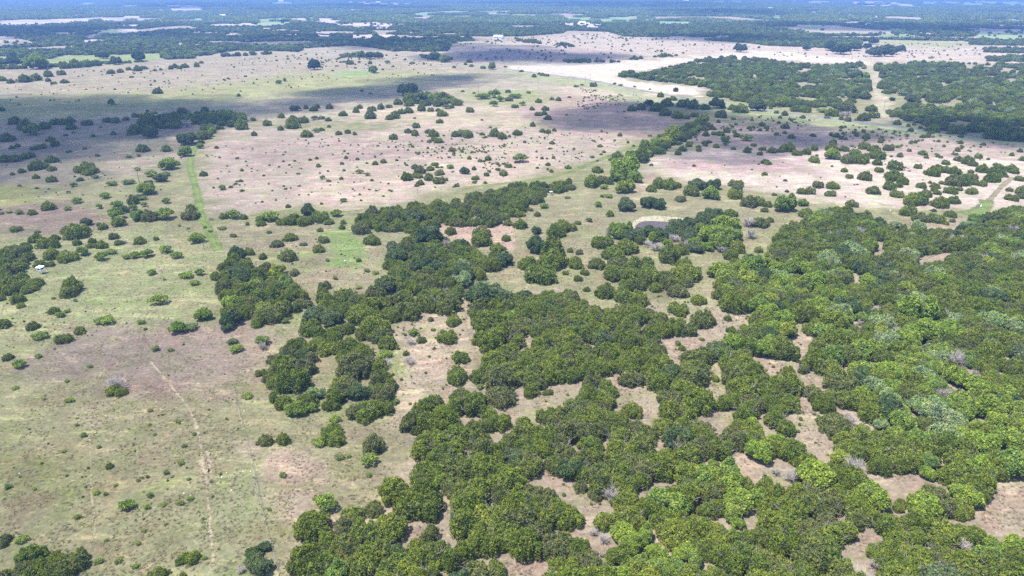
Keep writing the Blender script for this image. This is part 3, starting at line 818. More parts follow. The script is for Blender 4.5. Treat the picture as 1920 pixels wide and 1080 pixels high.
# ------------------------------------------------------------------ where the trees stand (read off the photograph, tile by tile)
# each tile is a quarter-size window: x, y, width of the crown in window units (four to a pixel)
TILES = {
 (0, 540): dict(
  j="850 765 110 905 775 90 10 75 60 130 75 105 155 130 60 400 165 80 240 280 95 30 270 90 595 315 90 470 375 115 55 515 75 515 15 150 90 5 130 210 -5 120 1090 308 28",
  s="1185 85 125 785 230 130 1330 300 120 1430 288 95 450 200 65 500 170 50 295 350 110 1055 250 60 140 575 85 285 507 55 110 745 50 520 835 65 1165 455 60 1280 460 45 675 588 35 1770 450 100 1740 395 80 1855 800 80 475 40 60 1125 915 40 1330 995 45 1120 1020 30 575 1025 35 500 695 40 400 75 30 565 95 30 325 830 30",
  d="880 720 160", o="1730 240 160 1700 305 80", g="1525 200 125"),
 (480, 540): dict(
  j="60 60 200 250 40 160 350 110 130 110 170 240 20 240 130 520 70 160 670 60 150 400 290 170 600 310 180 690 300 110 780 190 220 860 130 200 890 270 230 1010 200 150 1130 160 150 1040 80 160 900 40 140 1270 120 170 1430 110 220 1480 235 130 1310 235 45 1330 310 35 1435 360 150 1240 385 75 1535 510 130 1505 645 190 985 405 150 330 400 90 230 490 130 410 520 110 400 440 120 540 440 160 690 420 150 780 360 90 800 470 160 660 520 120 730 590 240 190 590 200 370 590 160 35 635 75 110 670 110 270 700 230 130 820 100 210 860 130 590 790 220 560 880 120 900 740 140 930 650 150 1000 740 140 950 800 180 840 900 240 960 890 150 760 930 140 1125 490 50 570 1060 160 1300 850 220 1580 870 260 1300 1000 240 1420 990 200 1180 1010 180 1740 930 160 1640 1050 150 1720 1040 130 1870 970 70 1680 150 170 1750 250 250 1820 360 200 1760 420 180 1780 540 190 1680 650 150 1820 680 220 1840 800 220",
  o="430 200 180 560 230 170 1700 70 260 1800 50 240 760 780 170", p="440 790 140",
  g="300 910 150 410 900 100", s="960 490 110 1180 330 80 45 400 110 220 245 60 590 975 90 1045 850 60 1680 740 60",
  d="970 555 100 1150 540 100 1160 400 90 50 440 90"),
 (960, 540): dict(
  j="1250 150 150 1400 80 120 1430 225 190 1200 290 150 1290 310 160 1620 225 60 1645 308 80 1425 380 45 1245 412 50 1275 450 55 1520 400 30 560 5 60 700 20 150 830 40 180 1245 15 150 1665 110 210 1570 50 120 945 75 160 1850 235 140 1760 295 100 905 910 155 800 960 130 270 775 80 145 765 130 900 670 200 1090 690 220 1190 815 190 1400 840 250 1240 930 250 1625 850 180 1740 760 250 1525 670 80 1650 590 170 1780 430 200 1760 930 200 1400 500 240 1380 640 240 720 740 180"),
 (1440, 540): dict(
  g="120 230 150 60 30 130 170 20 120 400 60 120 740 310 80 640 310 90 700 470 180 820 460 150 700 620 180 930 610 80 1030 120 180 1120 190 260 1170 330 260 1050 390 180 1360 320 220 1100 490 130 1170 770 130 1350 770 90 1440 640 110 1550 710 120 1730 550 90 1690 660 110 1700 480 80 1000 1010 200 710 1060 100 1590 1040 130 1720 1000 200 1850 980 160",
  p="540 190 150 1150 90 160 920 830 180 1180 900 220 1290 950 260 1400 1010 200 840 1020 120 870 390 200 1700 230 200 1850 300 150",
  o="1170 580 140 600 130 200 20 350 150 1080 880 130",
  d="1310 180 90 1410 170 70 1400 540 180 1660 420 150 690 260 70 960 320 100 770 370 80 600 950 70 820 150 90 1550 640 70",
  j="120 450 230 380 430 170 370 540 230 150 620 110 270 610 90 120 730 240 150 860 200 90 1000 230 350 790 200 540 820 230 270 200 180 490 270 240 520 380 260 500 1010 240 560 700 240"),
 (0, 270): dict(
  j="310 15 70 250 30 50 410 5 50 90 25 40 130 10 40 385 110 90 270 155 120 320 160 90 385 180 65 160 200 55 92 225 32 270 245 50 385 260 80 730 83 38 635 33 30 515 52 40 610 180 110 650 165 100 700 190 90 660 205 90 600 262 50 560 243 20 1070 30 90 1245 35 70 275 328 28 420 365 14 360 465 95 240 512 62 115 632 80 280 655 40 570 655 160 500 650 90 540 690 80 630 640 90 770 615 80 740 600 45 410 700 70 275 690 60 245 720 70 575 735 70 690 725 60 675 760 60 760 755 85 850 690 75 890 735 70 1045 722 90 330 745 110 400 750 90 380 820 130 500 835 140 300 895 90 375 895 70 190 770 80 110 780 90 40 790 80 200 840 110 150 880 110 90 940 130 150 1010 140 60 1030 140 230 1030 150 540 1065 140 0 490 25 40 110 90 110 105 90 180 90 80 230 75 80 995 425 90 1120 535 130 1425 525 125 1430 480 70 1750 683 50 1680 535 80 1825 540 75 1855 600 32 1870 800 90 1525 222 60 1805 272 35 1768 295 30 1815 345 35 1730 320 30 1815 197 25 1780 105 25 1845 128 18 1625 25 30 1170 710 40",
  s="965 90 50 1040 85 35 1028 185 48 715 242 55 835 290 75 960 275 90 550 305 50 785 385 80 575 420 85 745 470 50 70 505 45 140 510 60 10 515 40 865 525 120 875 445 90 1080 455 50 1245 430 55 1000 480 60 1060 395 80 1040 400 60 1230 530 120 1130 215 100 1240 220 70 1320 140 60 1470 705 120 1240 785 100 755 850 80 830 800 80 1100 820 90 1010 835 70 945 845 60 1320 830 90 1135 960 70 1395 975 100 1455 1035 75 1495 965 65 1535 620 35 1575 650 35 1410 630 30 1345 612 25 1232 1015 24 1665 625 60 620 810 90 505 480 55 1665 325 60 1750 530 100",
  o="930 490 80 1200 250 110 1110 300 90 1780 835 130 650 585 80", g="1100 340 130 890 585 100 1030 540 110 1260 155 120 1385 65 95",
  d="935 730 50 1580 555 50"),
 (480, 270): dict(
  j="35 590 75 240 465 40 210 570 110 280 560 130 360 570 120 480 545 130 550 580 70 40 550 80 480 640 52 655 590 40 645 625 45 255 690 105 155 740 95 355 745 58 505 710 92 470 785 85 240 830 135 50 845 60 285 957 85 100 660 35 5 940 40 870 715 120 785 625 140 1460 650 90 1690 650 145 1690 715 145 1875 705 70 1810 770 110 640 825 18 770 870 40 510 1065 90 1890 590 70 1195 165 65 1230 195 85 1305 180 62 1340 145 55 1375 210 75 1210 230 80 1130 245 90 1295 250 75 1370 270 90 1420 265 40 1230 290 55 1210 310 30 1635 185 35 1730 228 42 1855 210 80 1895 162 50 1645 250 60 1638 285 34 1720 288 30 1505 308 42 1600 105 35 1680 118 45 1740 108 50 1470 40 50 1485 65 25 1400 25 25 1815 187 40 1545 55 30 1860 15 25 1130 155 25 1270 155 22 1360 170 30 1055 120 25 955 130 45 895 142 45 880 150 25 760 110 32 675 103 28 645 145 30 467 162 38 405 115 30 455 105 30 205 78 20 290 125 22 250 155 22 57 232 30 540 200 25 545 272 35 640 257 32 735 283 18 868 270 25 855 340 18 900 347 20 1000 345 22 955 388 22 490 445 25 222 335 24 208 315 18 123 348 20 95 298 18 660 195 25 690 70 20 800 72 18 1065 45 15 1175 18 25 1200 65 20 1140 45 18 1075 98 15 1680 50 18 1725 62 22",
  s="535 585 60 110 540 130 535 870 35 595 1005 40 830 945 50 895 960 50 770 1070 50 600 520 80 1810 145 40 1455 165 60 775 205 55 835 225 45 498 250 45 315 218 30 655 420 50",
  o="390 500 110 1565 205 70 1180 560 150 1290 690 190 1050 850 160 1240 900 160 1370 920 150 1040 790 140", p="1540 1020 170 1700 1060 120 1560 900 100"),
 (960, 270): dict(
  j="95 440 70 135 487 50 190 525 55 65 595 110 330 650 140 380 600 150 430 610 120 495 590 45 300 780 180 310 860 200 220 960 230 130 890 160 260 900 160 437 797 50 505 810 60 478 895 115 400 965 48 547 960 70 495 1005 70 640 890 130 675 725 165 760 810 160 800 880 160 790 970 190 960 890 180 1000 980 230 1150 970 130 1310 950 220 1290 880 130 1180 830 170 1260 790 120 1690 770 130 1640 830 110 1850 790 70 1860 580 130 1640 510 100 735 525 60 1265 405 85 1045 330 85 1110 290 120 1180 300 120 1240 305 70 1350 350 120 1685 290 105 1670 370 120 1780 430 130 1860 420 120 1895 490 60 420 290 80 600 275 140 680 260 100 730 280 70 970 90 150 1090 40 110 750 110 50 790 80 80 640 190 80 1045 155 30 1245 65 55 1280 35 60 1325 5 50 1400 40 50 1400 15 45 1530 15 45 1660 30 40 1765 50 55 1860 70 45 1880 30 60 1895 130 60 1895 220 45 1365 160 30 1450 5 40 1850 150 20 1800 190 20 280 35 20 465 35 22 690 55 35 668 75 25 310 100 32 262 108 20 225 105 28 480 100 18 270 150 40 420 170 50 190 175 30 295 205 30 30 135 28 640 125 20 912 12 25 660 10 40 675 390 30 230 465 30 1555 395 22 860 760 180",
  s="725 385 60 645 455 55 415 395 45 240 460 70 580 570 50 690 320 60 60 105 110 600 92 40",
  o="950 668 130 1040 655 130 1190 652 120 880 690 120 175 760 170 180 650 80 855 460 130 1010 440 120 1090 445 130 1400 300 130 1510 310 110 1690 335 80 1230 610 130 1330 600 140 1440 580 150 1510 520 130 1110 670 130 1380 780 120",
  g="1490 370 130 850 330 130 870 310 80 850 190 220 920 250 120 800 240 140 1600 620 180 1500 690 200 1540 740 160 1640 680 150 780 640 110 850 650 110 1550 960 150 1600 1010 170 1800 930 180 1880 900 150 1770 1030 170 1170 740 60",
  d="730 650 90 1020 745 90 1080 770 110 1770 590 110 1790 680 110 1570 780 120 1220 700 110"),
 (1440, 270): dict(
  j="0 135 60 30 45 70 90 45 60 150 20 110 215 60 80 290 55 75 350 30 60 350 110 90 480 25 90 570 30 75 660 60 90 600 110 110 690 105 130 820 70 130 905 25 80 800 30 90 720 10 90 1160 62 65 990 85 45 1420 45 40 1405 70 45 1295 97 32 1580 85 70 1430 110 60 1500 120 100 1540 145 70 1335 137 60 1890 50 40 1905 115 40 820 135 75 955 160 110 1125 168 55 833 190 70 573 193 55 610 240 55 730 240 100 945 230 140 1010 275 85 980 305 60 910 315 90 965 370 95 790 340 110 485 305 95 375 302 85 470 365 85 260 350 80 315 350 80 630 440 90 48 375 40 143 353 30 1240 205 110 1275 180 100 1400 195 100 1335 190 80 1525 200 55 1610 185 90 1720 150 55 1720 195 120 1830 175 100 1850 200 70 1525 240 90 1480 235 50 1400 270 130 1465 280 100 1550 285 70 1610 295 70 1690 250 110 1660 260 80 1740 235 50 1305 285 50 1255 310 70 1155 305 80 1270 360 60 1245 340 50 1375 340 100 1440 330 60 1530 345 95 1130 400 160 1080 410 150 1180 370 90 1295 440 120 1390 415 100 1050 500 115 1140 550 110 1260 550 120 1370 520 90 1245 495 40 1385 570 50 1335 590 50 1810 340 50 1890 255 70 1900 350 90 1850 410 60 1805 400 60 1895 390 60 1790 240 35 1215 288 28 295 510 120 0 450 70 15 565 60 130 270 30 480 165 20 925 92 20 670 300 18 580 393 20 1060 200 20",
  g="130 460 160 260 440 80 480 80 110 60 930 140 180 940 160 300 940 150 100 1030 160 350 1040 180 760 770 110 760 1030 160 1560 570 110",
  p="460 880 170 640 800 200 1060 820 140 960 600 100 1130 620 120 1740 720 120 1880 850 130",
  o="560 830 170 1580 640 140 850 1000 150",
  d="490 690 110 690 660 110 1410 710 110 1660 610 80 1840 640 110 1610 870 120 1850 870 90 1520 850 110"),
 (0, 810): dict(
  j="10 815 110 60 790 60 540 990 200 420 960 180 300 1000 170 180 1040 150 60 1060 140 590 940 130 1430 930 130 1360 950 100 1180 1065 140 820 255 55 1370 1075 50",
  g="160 1040 120", s="160 800 90 950 545 120 720 450 55 865 397 35 1035 360 38 1105 335 30 1245 305 40 1290 333 28 1415 350 35 1425 495 48 1350 530 55 1225 540 48 1100 560 55 1125 475 45 790 465 35 580 635 52 255 425 35 60 410 50 475 142 40 500 325 25 1355 230 50 1380 103 38 625 20 50 740 110 35 885 960 60 740 965 60 1015 1005 50 1030 830 50 795 810 35 1455 15 35 1160 15 30 1585 375 25 1530 945 40 640 410 25 1240 690 30 1080 735 35 1520 650 30 1075 650 25",
  o="1900 930 150 1940 1000 190", d="1810 1030 90"),
 (480, 810): dict(
  j="70 55 120 205 55 105 580 35 165 880 95 175 1250 100 240 420 695 270 710 620 190 1030 430 240 880 570 150 1180 540 280 1320 570 200 1280 300 250 1500 250 260 1430 60 80 1500 390 200 1680 60 180 1820 130 200 1560 660 280 1750 620 300 1700 800 280 1860 760 260 1300 780 160 1000 720 260 820 760 240 650 720 200 560 820 220 380 950 260 520 1000 260 780 980 280 900 880 240 1200 900 220 1350 900 240 1500 940 230 1800 1040 200",
  g="1370 365 130 1770 355 100 1340 1010 100", o="1070 900 150 60 860 110", s="470 70 100 520 530 180 625 185 65 695 180 40 850 200 140 845 318 50 200 320 60 100 580 35",
  d="1645 220 90 790 860 100"),
 (960, 810): dict(
  g="830 760 180 900 850 180 1000 790 150 1080 920 160 950 980 150 1100 1010 180 1300 900 180 1370 960 160 1230 1000 150 1500 320 160 1640 330 200 1620 430 200 1700 510 220 1830 500 160 1660 600 180 1690 680 120 550 840 70 1500 1040 90 1510 240 80",
  o="1320 430 150 1410 670 60", d="690 800 110 700 1040 80 610 750 90 850 1010 80 670 920 60",
  j="515 410 105 625 470 105 590 80 170 370 110 220 340 850 270 100 850 260"),
 (1440, 810): dict(
  g="75 70 140 540 200 150 800 500 230 730 440 150 1210 230 150 1190 310 120 1620 110 230 1800 60 200 990 880 80 590 980 70 1640 950 200 1700 880 150 1850 870 180 960 20 120",
  p="1330 30 220 1240 40 150", d="180 330 150 800 1000 130 60 300 90",
  j="1540 410 270 1400 300 240 170 590 280 450 560 260 830 270 150 990 540 140"),
 (0, 0): dict(
  j="1180 680 75 1790 715 30 110 905 90 190 940 110 330 940 90 410 910 80 470 910 80 525 900 70 530 948 75 655 915 80 800 900 60 865 905 60 945 890 45 50 1030 100 380 1040 70 700 1018 30 1010 865 50 1045 870 35 1105 830 25 1105 860 60 1165 845 30 1365 815 60 1350 870 110 1110 920 140 1250 900 140 1380 900 120 1300 930 110 1500 880 120 1600 870 130 1010 970 110 970 1005 40 1550 950 100 1520 1010 110 1740 925 85 1810 940 100 1900 895 40 1905 1005 45 1535 825 60 15 820 45 410 1075 60 850 1000 40 490 1010 35 550 990 30 755 950 25 20 590 60 80 610 50 180 590 90 270 580 80 360 555 70 460 545 60 480 605 60 400 620 40 360 600 40 830 535 60 900 530 50 965 515 40 1030 515 60 1080 505 50 1280 510 35 1310 495 50 1380 490 60 1345 505 40 1475 490 40 1510 465 35 1225 550 18 985 575 30 1160 525 30 1205 520 25 1755 500 18 1710 585 22 490 490 80 560 485 80 640 475 90 720 470 80",
  g="835 770 55 240 980 110 1700 870 120 1800 880 100 280 470 160", o="1130 1000 110 1400 1040 150 90 455 90 770 415 90 1040 425 120 870 460 80", d="1400 930 90"),
 (480, 0): dict(
  j="490 500 25 605 492 25 575 527 22 950 520 20 795 678 25 858 698 30 700 467 55 660 460 30 775 462 25 855 472 32 1030 495 22 1485 500 30 1570 480 25 1615 490 35 1705 502 45 1870 498 25 1600 458 40 1150 740 110 1400 730 90 1360 765 100 1065 765 65 1150 775 70 1260 785 40 1505 767 80 1605 823 65 1470 800 35 750 830 50 775 800 50 870 812 70 937 803 58 995 793 52 1240 812 70 1085 835 65 1145 828 65 1310 822 50 1365 822 45 1395 845 85 1040 868 70 1000 880 60 858 865 85 650 850 65 375 805 40 430 815 60 460 800 40 550 798 60 190 870 50 80 922 68 185 962 50 270 930 110 350 895 90 280 890 80 490 875 60 540 895 45 380 1000 90 490 965 50 618 995 52 688 988 45 740 1003 32 548 948 28 1030 1025 68 1140 978 62 1198 940 62 1192 1000 58 1290 980 60 1330 1000 80 1370 1050 70 1340 1040 60 1300 1058 35 1500 1000 80 1560 985 90 1590 1005 90 1695 1002 40 1720 1025 30 1790 1000 80 1845 1020 70 1900 1020 30 1378 907 55 1245 1055 20 1695 898 22 1758 952 28 1190 885 20 1550 682 28 1635 695 25 1900 740 60 1890 683 40",
  o="435 495 95 1140 670 150 1220 705 70 290 810 75 850 415 90 920 420 70", g="170 615 45 215 600 36 880 525 75 1770 505 60 1335 725 90 780 410 70 1410 440 90 1340 425 80",
  s="985 465 45 1230 740 110 1430 795 70 440 885 50 450 975 60 1700 710 110 1790 705 90 1830 745 60 1785 780 60"),
 (960, 0): dict(
  j="165 570 34 430 725 30 20 790 60 200 755 50 125 693 30 250 810 60 200 850 60 240 845 50 270 880 60 300 740 35 350 745 40 150 815 40 155 935 45 40 990 75 228 978 48 270 987 45 317 975 34 810 1012 35 1035 1015 30 672 983 20 712 996 18 300 1070 40 95 1062 30 615 1055 25 870 1068 22 245 1034 18 410 860 22 510 897 18 852 882 18 900 810 70 970 800 80 1090 800 110 1160 770 90 1210 735 60 1115 710 60 1150 840 90 1240 860 90 1310 870 70 1370 860 60 1290 770 110 1360 790 90 1450 800 70 1580 800 50 1570 855 90 1660 805 70 1720 815 100 1330 960 110 1300 1000 100 1492 947 55 1455 1005 52 1525 993 62 1565 1000 58 1610 978 55 1690 1010 60 1875 930 52 1910 955 40 1860 973 32 1790 975 25 1660 888 35 1800 898 25 1450 1065 50 1480 1060 40 1330 1065 50 770 625 25 920 648 22 1035 667 18 480 643 35 525 633 25 610 635 50 228 555 40 260 560 40 205 550 30 70 530 35",
  o="1228 675 45 1030 770 70 1540 780 110 1840 800 110 1715 365 85", g="1440 900 90 1390 930 90 1200 1030 140 1150 1060 100 1600 1045 70", s="25 710 90 80 775 50 1760 1030 90 815 632 40"),
 (1440, 0): dict(
  j="130 945 60 62 1005 36 125 992 35 178 1022 55 338 1010 45 515 1015 50 735 1025 55 490 1060 70 970 918 58 715 880 85 790 858 85 780 810 85 480 840 100 600 800 140 280 815 90 210 810 85 22 808 30 65 840 35 125 853 48 262 875 42 550 888 35 600 892 60 665 895 30 1055 938 38 1095 932 30 1145 955 35 1170 925 30 1240 960 95 1320 950 90 1430 960 130 1530 960 100 1225 990 40 1365 990 50 1070 975 40 1450 1020 35 1730 990 180 1870 1000 180 940 1000 25 830 967 25 840 1038 25 1220 430 30 1370 443 20",
  o="790 308 80 740 350 60 820 362 40 800 395 100 880 390 110 940 375 100 470 345 110 550 365 140 650 350 100 290 360 60 1000 370 60", s="410 820 80 660 565 110 720 570 90", d="560 850 70 600 850 60"),
}
# outlines of the thickets, in pixels of the photograph, and the glades cut into them
GLADES = [
 [(1011, 715), (1082, 722), (1060, 748), (1032, 765), (1005, 780), (975, 778), (955, 788), (953, 755), (980, 750), (1010, 747)],
 [(1120, 712), (1147, 700), (1160, 705), (1165, 722), (1180, 732), (1240, 730), (1237, 745), (1232, 760), (1225, 775), (1210, 792), (1198, 782), (1140, 765), (1145, 750), (1165, 738), (1150, 715)],
 [(1240, 580), (1255, 592), (1292, 590), (1300, 615), (1248, 625), (1260, 640), (1262, 680), (1272, 684), (1284, 657), (1310, 645), (1365, 640), (1385, 625), (1405, 605), (1422, 582), (1400, 575), (1345, 562), (1340, 548), (1320, 535), (1290, 530), (1240, 560)],
 [(1488, 605), (1520, 620), (1524, 637), (1512, 652), (1502, 682), (1500, 700), (1535, 700), (1515, 732), (1507, 750), (1540, 765), (1549, 784), (1537, 810), (1548, 830), (1575, 840), (1602, 857), (1580, 856), (1552, 848), (1522, 848), (1502, 840), (1503, 812), (1488, 790), (1496, 765), (1499, 747), (1484, 702), (1462, 702), (1440, 715), (1438, 667), (1472, 674), (1500, 670), (1499, 640)],
 [(1873, 912), (1960, 912), (1960, 1000), (1887, 997), (1840, 982), (1843, 952), (1863, 945)],
 [(1058, 912), (1078, 930), (1098, 962), (1122, 953), (1142, 930), (1120, 922), (1100, 912), (1072, 903)],
 [(1076, 828), (1083, 852), (1125, 842), (1142, 833), (1130, 823), (1100, 836)],
 [(1230, 808), (1246, 808), (1243, 834), (1231, 834)],
 [(1375, 853), (1398, 877), (1440, 893), (1450, 872), (1410, 868)],
 [(832, 928), (850, 938), (832, 998), (775, 1012), (765, 995), (810, 978), (824, 968)],
 [(885, 1050), (960, 1050), (1008, 1048), (997, 1082), (960, 1084), (890, 1064)],
 [(1328, 692), (1352, 681), (1346, 712), (1362, 720), (1345, 742), (1330, 725)],
 [(1320, 778), (1367, 787), (1372, 772), (1345, 763)], [(1418, 755), (1440, 765), (1440, 782), (1420, 792)],
 [(1710, 502), (1792, 467), (1772, 464), (1725, 484)], [(1640, 450), (1662, 448), (1657, 477), (1640, 477)], [(1588, 503), (1613, 509), (1596, 522)],
 [(1000, 870), (1022, 895), (1035, 900), (1030, 880), (1010, 866)], [(1234, 905), (1255, 910), (1245, 930), (1232, 925)],
 [(1600, 1000), (1628, 1005), (1622, 1038), (1605, 1030)], [(1440, 850), (1452, 850), (1450, 885), (1440, 890)], [(1460, 905), (1500, 910), (1490, 925), (1462, 925)],
 [(1195, 602), (1206, 602), (1206, 618), (1196, 618)], [(1635, 885), (1700, 880), (1720, 905), (1660, 895)], [(988, 632), (1002, 632), (1000, 648), (990, 648)],
 [(1795, 885), (1810, 895), (1790, 920), (1730, 905)],
 [(592, 672), (637, 660), (634, 695), (612, 716), (586, 720)],
]
MAINW = [(880, 562), (905, 548), (960, 545), (1010, 542), (1050, 536), (1085, 545), (1110, 568), (1180, 558), (1215, 560), (1240, 582), (1345, 575), (1345, 545), (1335, 520), (1325, 505), (1345, 498), (1385, 480), (1440, 475), (1445, 455), (1470, 430), (1500, 405), (1525, 396), (1560, 390), (1600, 394), (1640, 404), (1685, 425), (1700, 432), (1720, 425), (1760, 428), (1795, 425), (1830, 402), (1870, 394), (1900, 384), (2140, 380), (2140, 1230), (535, 1230), (540, 1040), (575, 1015), (555, 1000), (555, 968), (575, 955), (610, 955), (640, 968), (665, 945), (700, 945), (722, 912), (765, 900), (770, 850), (755, 815), (757, 780), (785, 755), (810, 735), (850, 735), (880, 715), (905, 700), (905, 678), (890, 645), (882, 610)]
JUN = dict(j=.945, o=.03, g=.015, d=.01); MIX = dict(j=.52, g=.32, o=.06, p=.08, d=.02); EDGE = dict(j=.86, g=.03, o=.05, p=.04, d=.02)
THICKETS = [
 (MAINW, 4.6, (5.6, 9.2), None),
 ([(672, 405), (690, 392), (745, 385), (800, 376), (850, 377), (895, 358), (935, 348), (965, 343), (1010, 338), (1060, 338), (1085, 348), (1070, 360), (1030, 362), (1010, 378), (985, 398), (965, 408), (945, 422), (905, 426), (870, 422), (835, 428), (800, 425), (770, 440), (730, 436), (700, 425), (690, 430), (665, 430)], 5.2, (5.8, 8.4), JUN),
 ([(725, 465), (745, 450), (790, 430), (830, 436), (875, 452), (912, 470), (955, 470), (958, 492), (925, 505), (905, 520), (890, 540), (872, 558), (868, 590), (835, 597), (800, 590), (765, 600), (738, 605), (735, 632), (715, 640), (690, 630), (660, 600), (640, 570), (640, 545), (665, 540), (680, 555), (695, 540), (705, 520), (715, 500), (722, 480)], 5.2, (5.8, 8.4), dict(j=.85, o=.13, d=.02)),
 ([(402, 505), (425, 482), (450, 478), (480, 495), (540, 500), (560, 530), (583, 560), (580, 578), (545, 588), (520, 602), (480, 612), (440, 612), (412, 605), (418, 560), (402, 535)], 5.0, (5.4, 8.0), dict(j=.88, o=.06, g=.06)),
 ([(592, 540), (607, 533), (622, 550), (640, 540), (668, 540), (668, 575), (700, 600), (735, 610), (735, 632), (715, 640), (680, 625), (650, 600), (640, 620), (600, 635), (570, 640), (558, 600), (575, 580), (590, 575)], 5.2, (5.4, 7.8), JUN),
 ([(482, 695), (505, 660), (545, 645), (590, 628), (640, 620), (680, 622), (700, 640), (702, 672), (735, 690), (745, 730), (742, 750), (722, 782), (690, 788), (655, 770), (600, 770), (560, 778), (520, 765), (503, 752), (495, 715)], 5.2, (5.4, 7.8), JUN),
 ([(1130, 515), (1150, 485), (1190, 480), (1225, 495), (1260, 520), (1310, 500), (1320, 530), (1290, 545), (1200, 545), (1150, 545)], 5.4, (5.6, 8.0), JUN),
 ([(1135, 440), (1155, 428), (1175, 436), (1252, 440), (1285, 424), (1325, 397), (1350, 397), (1385, 425), (1388, 445), (1370, 460), (1335, 470), (1310, 478), (1295, 460), (1260, 460), (1200, 458), (1150, 450)], 5.4, (5.2, 7.4), dict(o=.35, g=.25, j=.25, d=.15)),
 ([(-160, 465), (0, 470), (30, 462), (55, 460), (55, 475), (20, 490), (50, 490), (65, 485), (50, 510), (20, 520), (78, 525), (75, 545), (30, 552), (-160, 560)], 5.2, (5.4, 7.6), JUN),
 ([(-160, 1040), (0, 1045), (60, 1030), (130, 1030), (160, 1045), (150, 1085), (-160, 1250)], 5.2, (5.6, 7.6), JUN),
 ([(1205, 270), (1250, 250), (1300, 230), (1330, 220), (1332, 238), (1290, 262), (1250, 280), (1215, 295), (1180, 310), (1160, 335), (1140, 335), (1150, 310), (1180, 285)], 6.5, (6.0, 8.6), dict(j=.5, g=.4, o=.1)),
 ([(250, 235), (285, 218), (330, 208), (440, 208), (470, 222), (440, 235), (330, 235), (270, 250)], 7.5, (6.5, 8.6), dict(j=.7, o=.2, g=.1)),
 ([(365, 270), (385, 245), (410, 232), (425, 235), (400, 255), (375, 280)], 6.5, (5.5, 7.5), dict(j=.7, g=.3)),
 ([(755, 175), (800, 172), (850, 180), (860, 192), (820, 198), (755, 196)], 7.0, (6.5, 8.5), dict(j=.6, g=.3, o=.1)),
]
FARW = [   # woods farther off
 ([(1155, 144), (1168, 130), (1200, 137), (1260, 122), (1335, 105), (1370, 104), (1440, 110), (1480, 118), (1560, 120), (1612, 115), (1626, 124), (1632, 150), (1638, 170), (1640, 184), (1600, 190), (1590, 212), (1560, 200), (1490, 205), (1440, 200), (1420, 196), (1330, 180), (1315, 173), (1340, 168), (1280, 157), (1200, 149)], 7.2, (6.4, 10.5)),
 ([(1638, 118), (1690, 114), (1850, 117), (1960, 118), (2140, 120), (2140, 290), (1960, 268), (1850, 255), (1830, 245), (1740, 242), (1738, 232), (1690, 225), (1665, 217), (1665, 205), (1690, 197), (1660, 192), (1652, 170), (1642, 158), (1660, 147), (1642, 145)], 7.2, (6.4, 10.5)),
 ([(630, 100), (700, 98), (722, 106), (640, 108)], 8, (7, 9)), ([(760, 102), (800, 99), (850, 108), (845, 117), (800, 110)], 8, (7, 10)),
 ([(1050, 109), (1165, 112), (1165, 117), (1060, 118)], 9, (6, 9)), ([(1175, 105), (1200, 105), (1215, 110), (1180, 113)], 9, (6, 9)), ([(1225, 101), (1270, 101), (1270, 106), (1225, 108)], 9, (6, 9)),
 ([(960, 70), (1015, 74), (1015, 82), (965, 79)], 9, (6, 10)), ([(1040, 78), (1080, 80), (1080, 88), (1045, 87)], 9, (6, 10)),
 ([(1817, 72), (1960, 74), (1960, 86), (1817, 84)], 8, (7, 10)), ([(1842, 88), (1960, 88), (1960, 101), (1845, 98)], 8, (7, 10)), ([(1848, 104), (1960, 101), (1960, 117), (1850, 115)], 8, (7, 10)),
 ([(-100, 119), (60, 121), (140, 116), (240, 113), (280, 111), (280, 116), (140, 124), (60, 128), (-100, 134)], 8, (6, 9)),
 ([(0, 143), (40, 146), (78, 140), (80, 150), (20, 156), (-100, 156), (-100, 146)], 9, (6, 8)),
]
FARGLADE = [[(1785, 185), (1815, 190), (1787, 198)], [(1885, 147), (1905, 145), (1895, 158)], [(1760, 150), (1782, 157), (1770, 160)], [(1575, 185), (1582, 187), (1580, 195)], [(1368, 124), (1376, 126), (1372, 129)], [(1300, 138), (1306, 139), (1303, 144)], [(1410, 138), (1420, 142), (1412, 147)], [(1725, 184), (1740, 186), (1735, 190)]]
# edge between the woods of the plain and the open pasture: column, row
SKIRT = np.array([(-600, 140), (0, 121), (70, 118), (120, 104), (200, 104), (300, 100), (310, 113), (360, 110), (480, 104), (562, 98), (570, 91), (660, 86), (700, 90), (740, 98), (838, 97), (845, 82), (920, 76), (960, 70), (1055, 63), (1062, 58), (1140, 60), (1170, 69), (1250, 72), (1300, 75), (1400, 81), (1440, 86), (1530, 90), (1612, 92), (1616, 79), (1652, 75), (1817, 78), (1820, 76), (2500, 80)], float)

# ------------------------------------------------------------------ collect every plant: x, y, width, kind
PL = []     # dicts
def place(u, v, wpx):
    """base point and crown width of a tree whose crown is centred at (u, v) and wpx pixels wide"""
    D = 5.0
    for _ in range(4):
        x, y = at(u, v, 0.25 * D)
        d = y * COSP - (0.25 * D - CAM_H) * SINP
        D = wpx * d / FPX
    return float(x), float(y), float(D)

inw = lambda u, v: any(inside(np.array([u]), np.array([v]), t[0])[0] for t in THICKETS)
ing = lambda u, v: any(inside(np.array([u]), np.array([v]), g)[0] for g in GLADES)
for (tx, ty), kinds in TILES.items():
    for k, s in kinds.items():
        a = np.array(s.split(), float).reshape(-1, 3)
        for X, Y, W in a:
            u, v, w = tx + X / 4, ty + Y / 4, W / 4
            x, y, D = place(u, v, w * 1.12)
            kk = k
            if k == 'j' and (not inw(u, v) or ing(u, v)):
                kk = 'b'
            PL.append(dict(x=x, y=y, D=D, k=kk, hand=True))

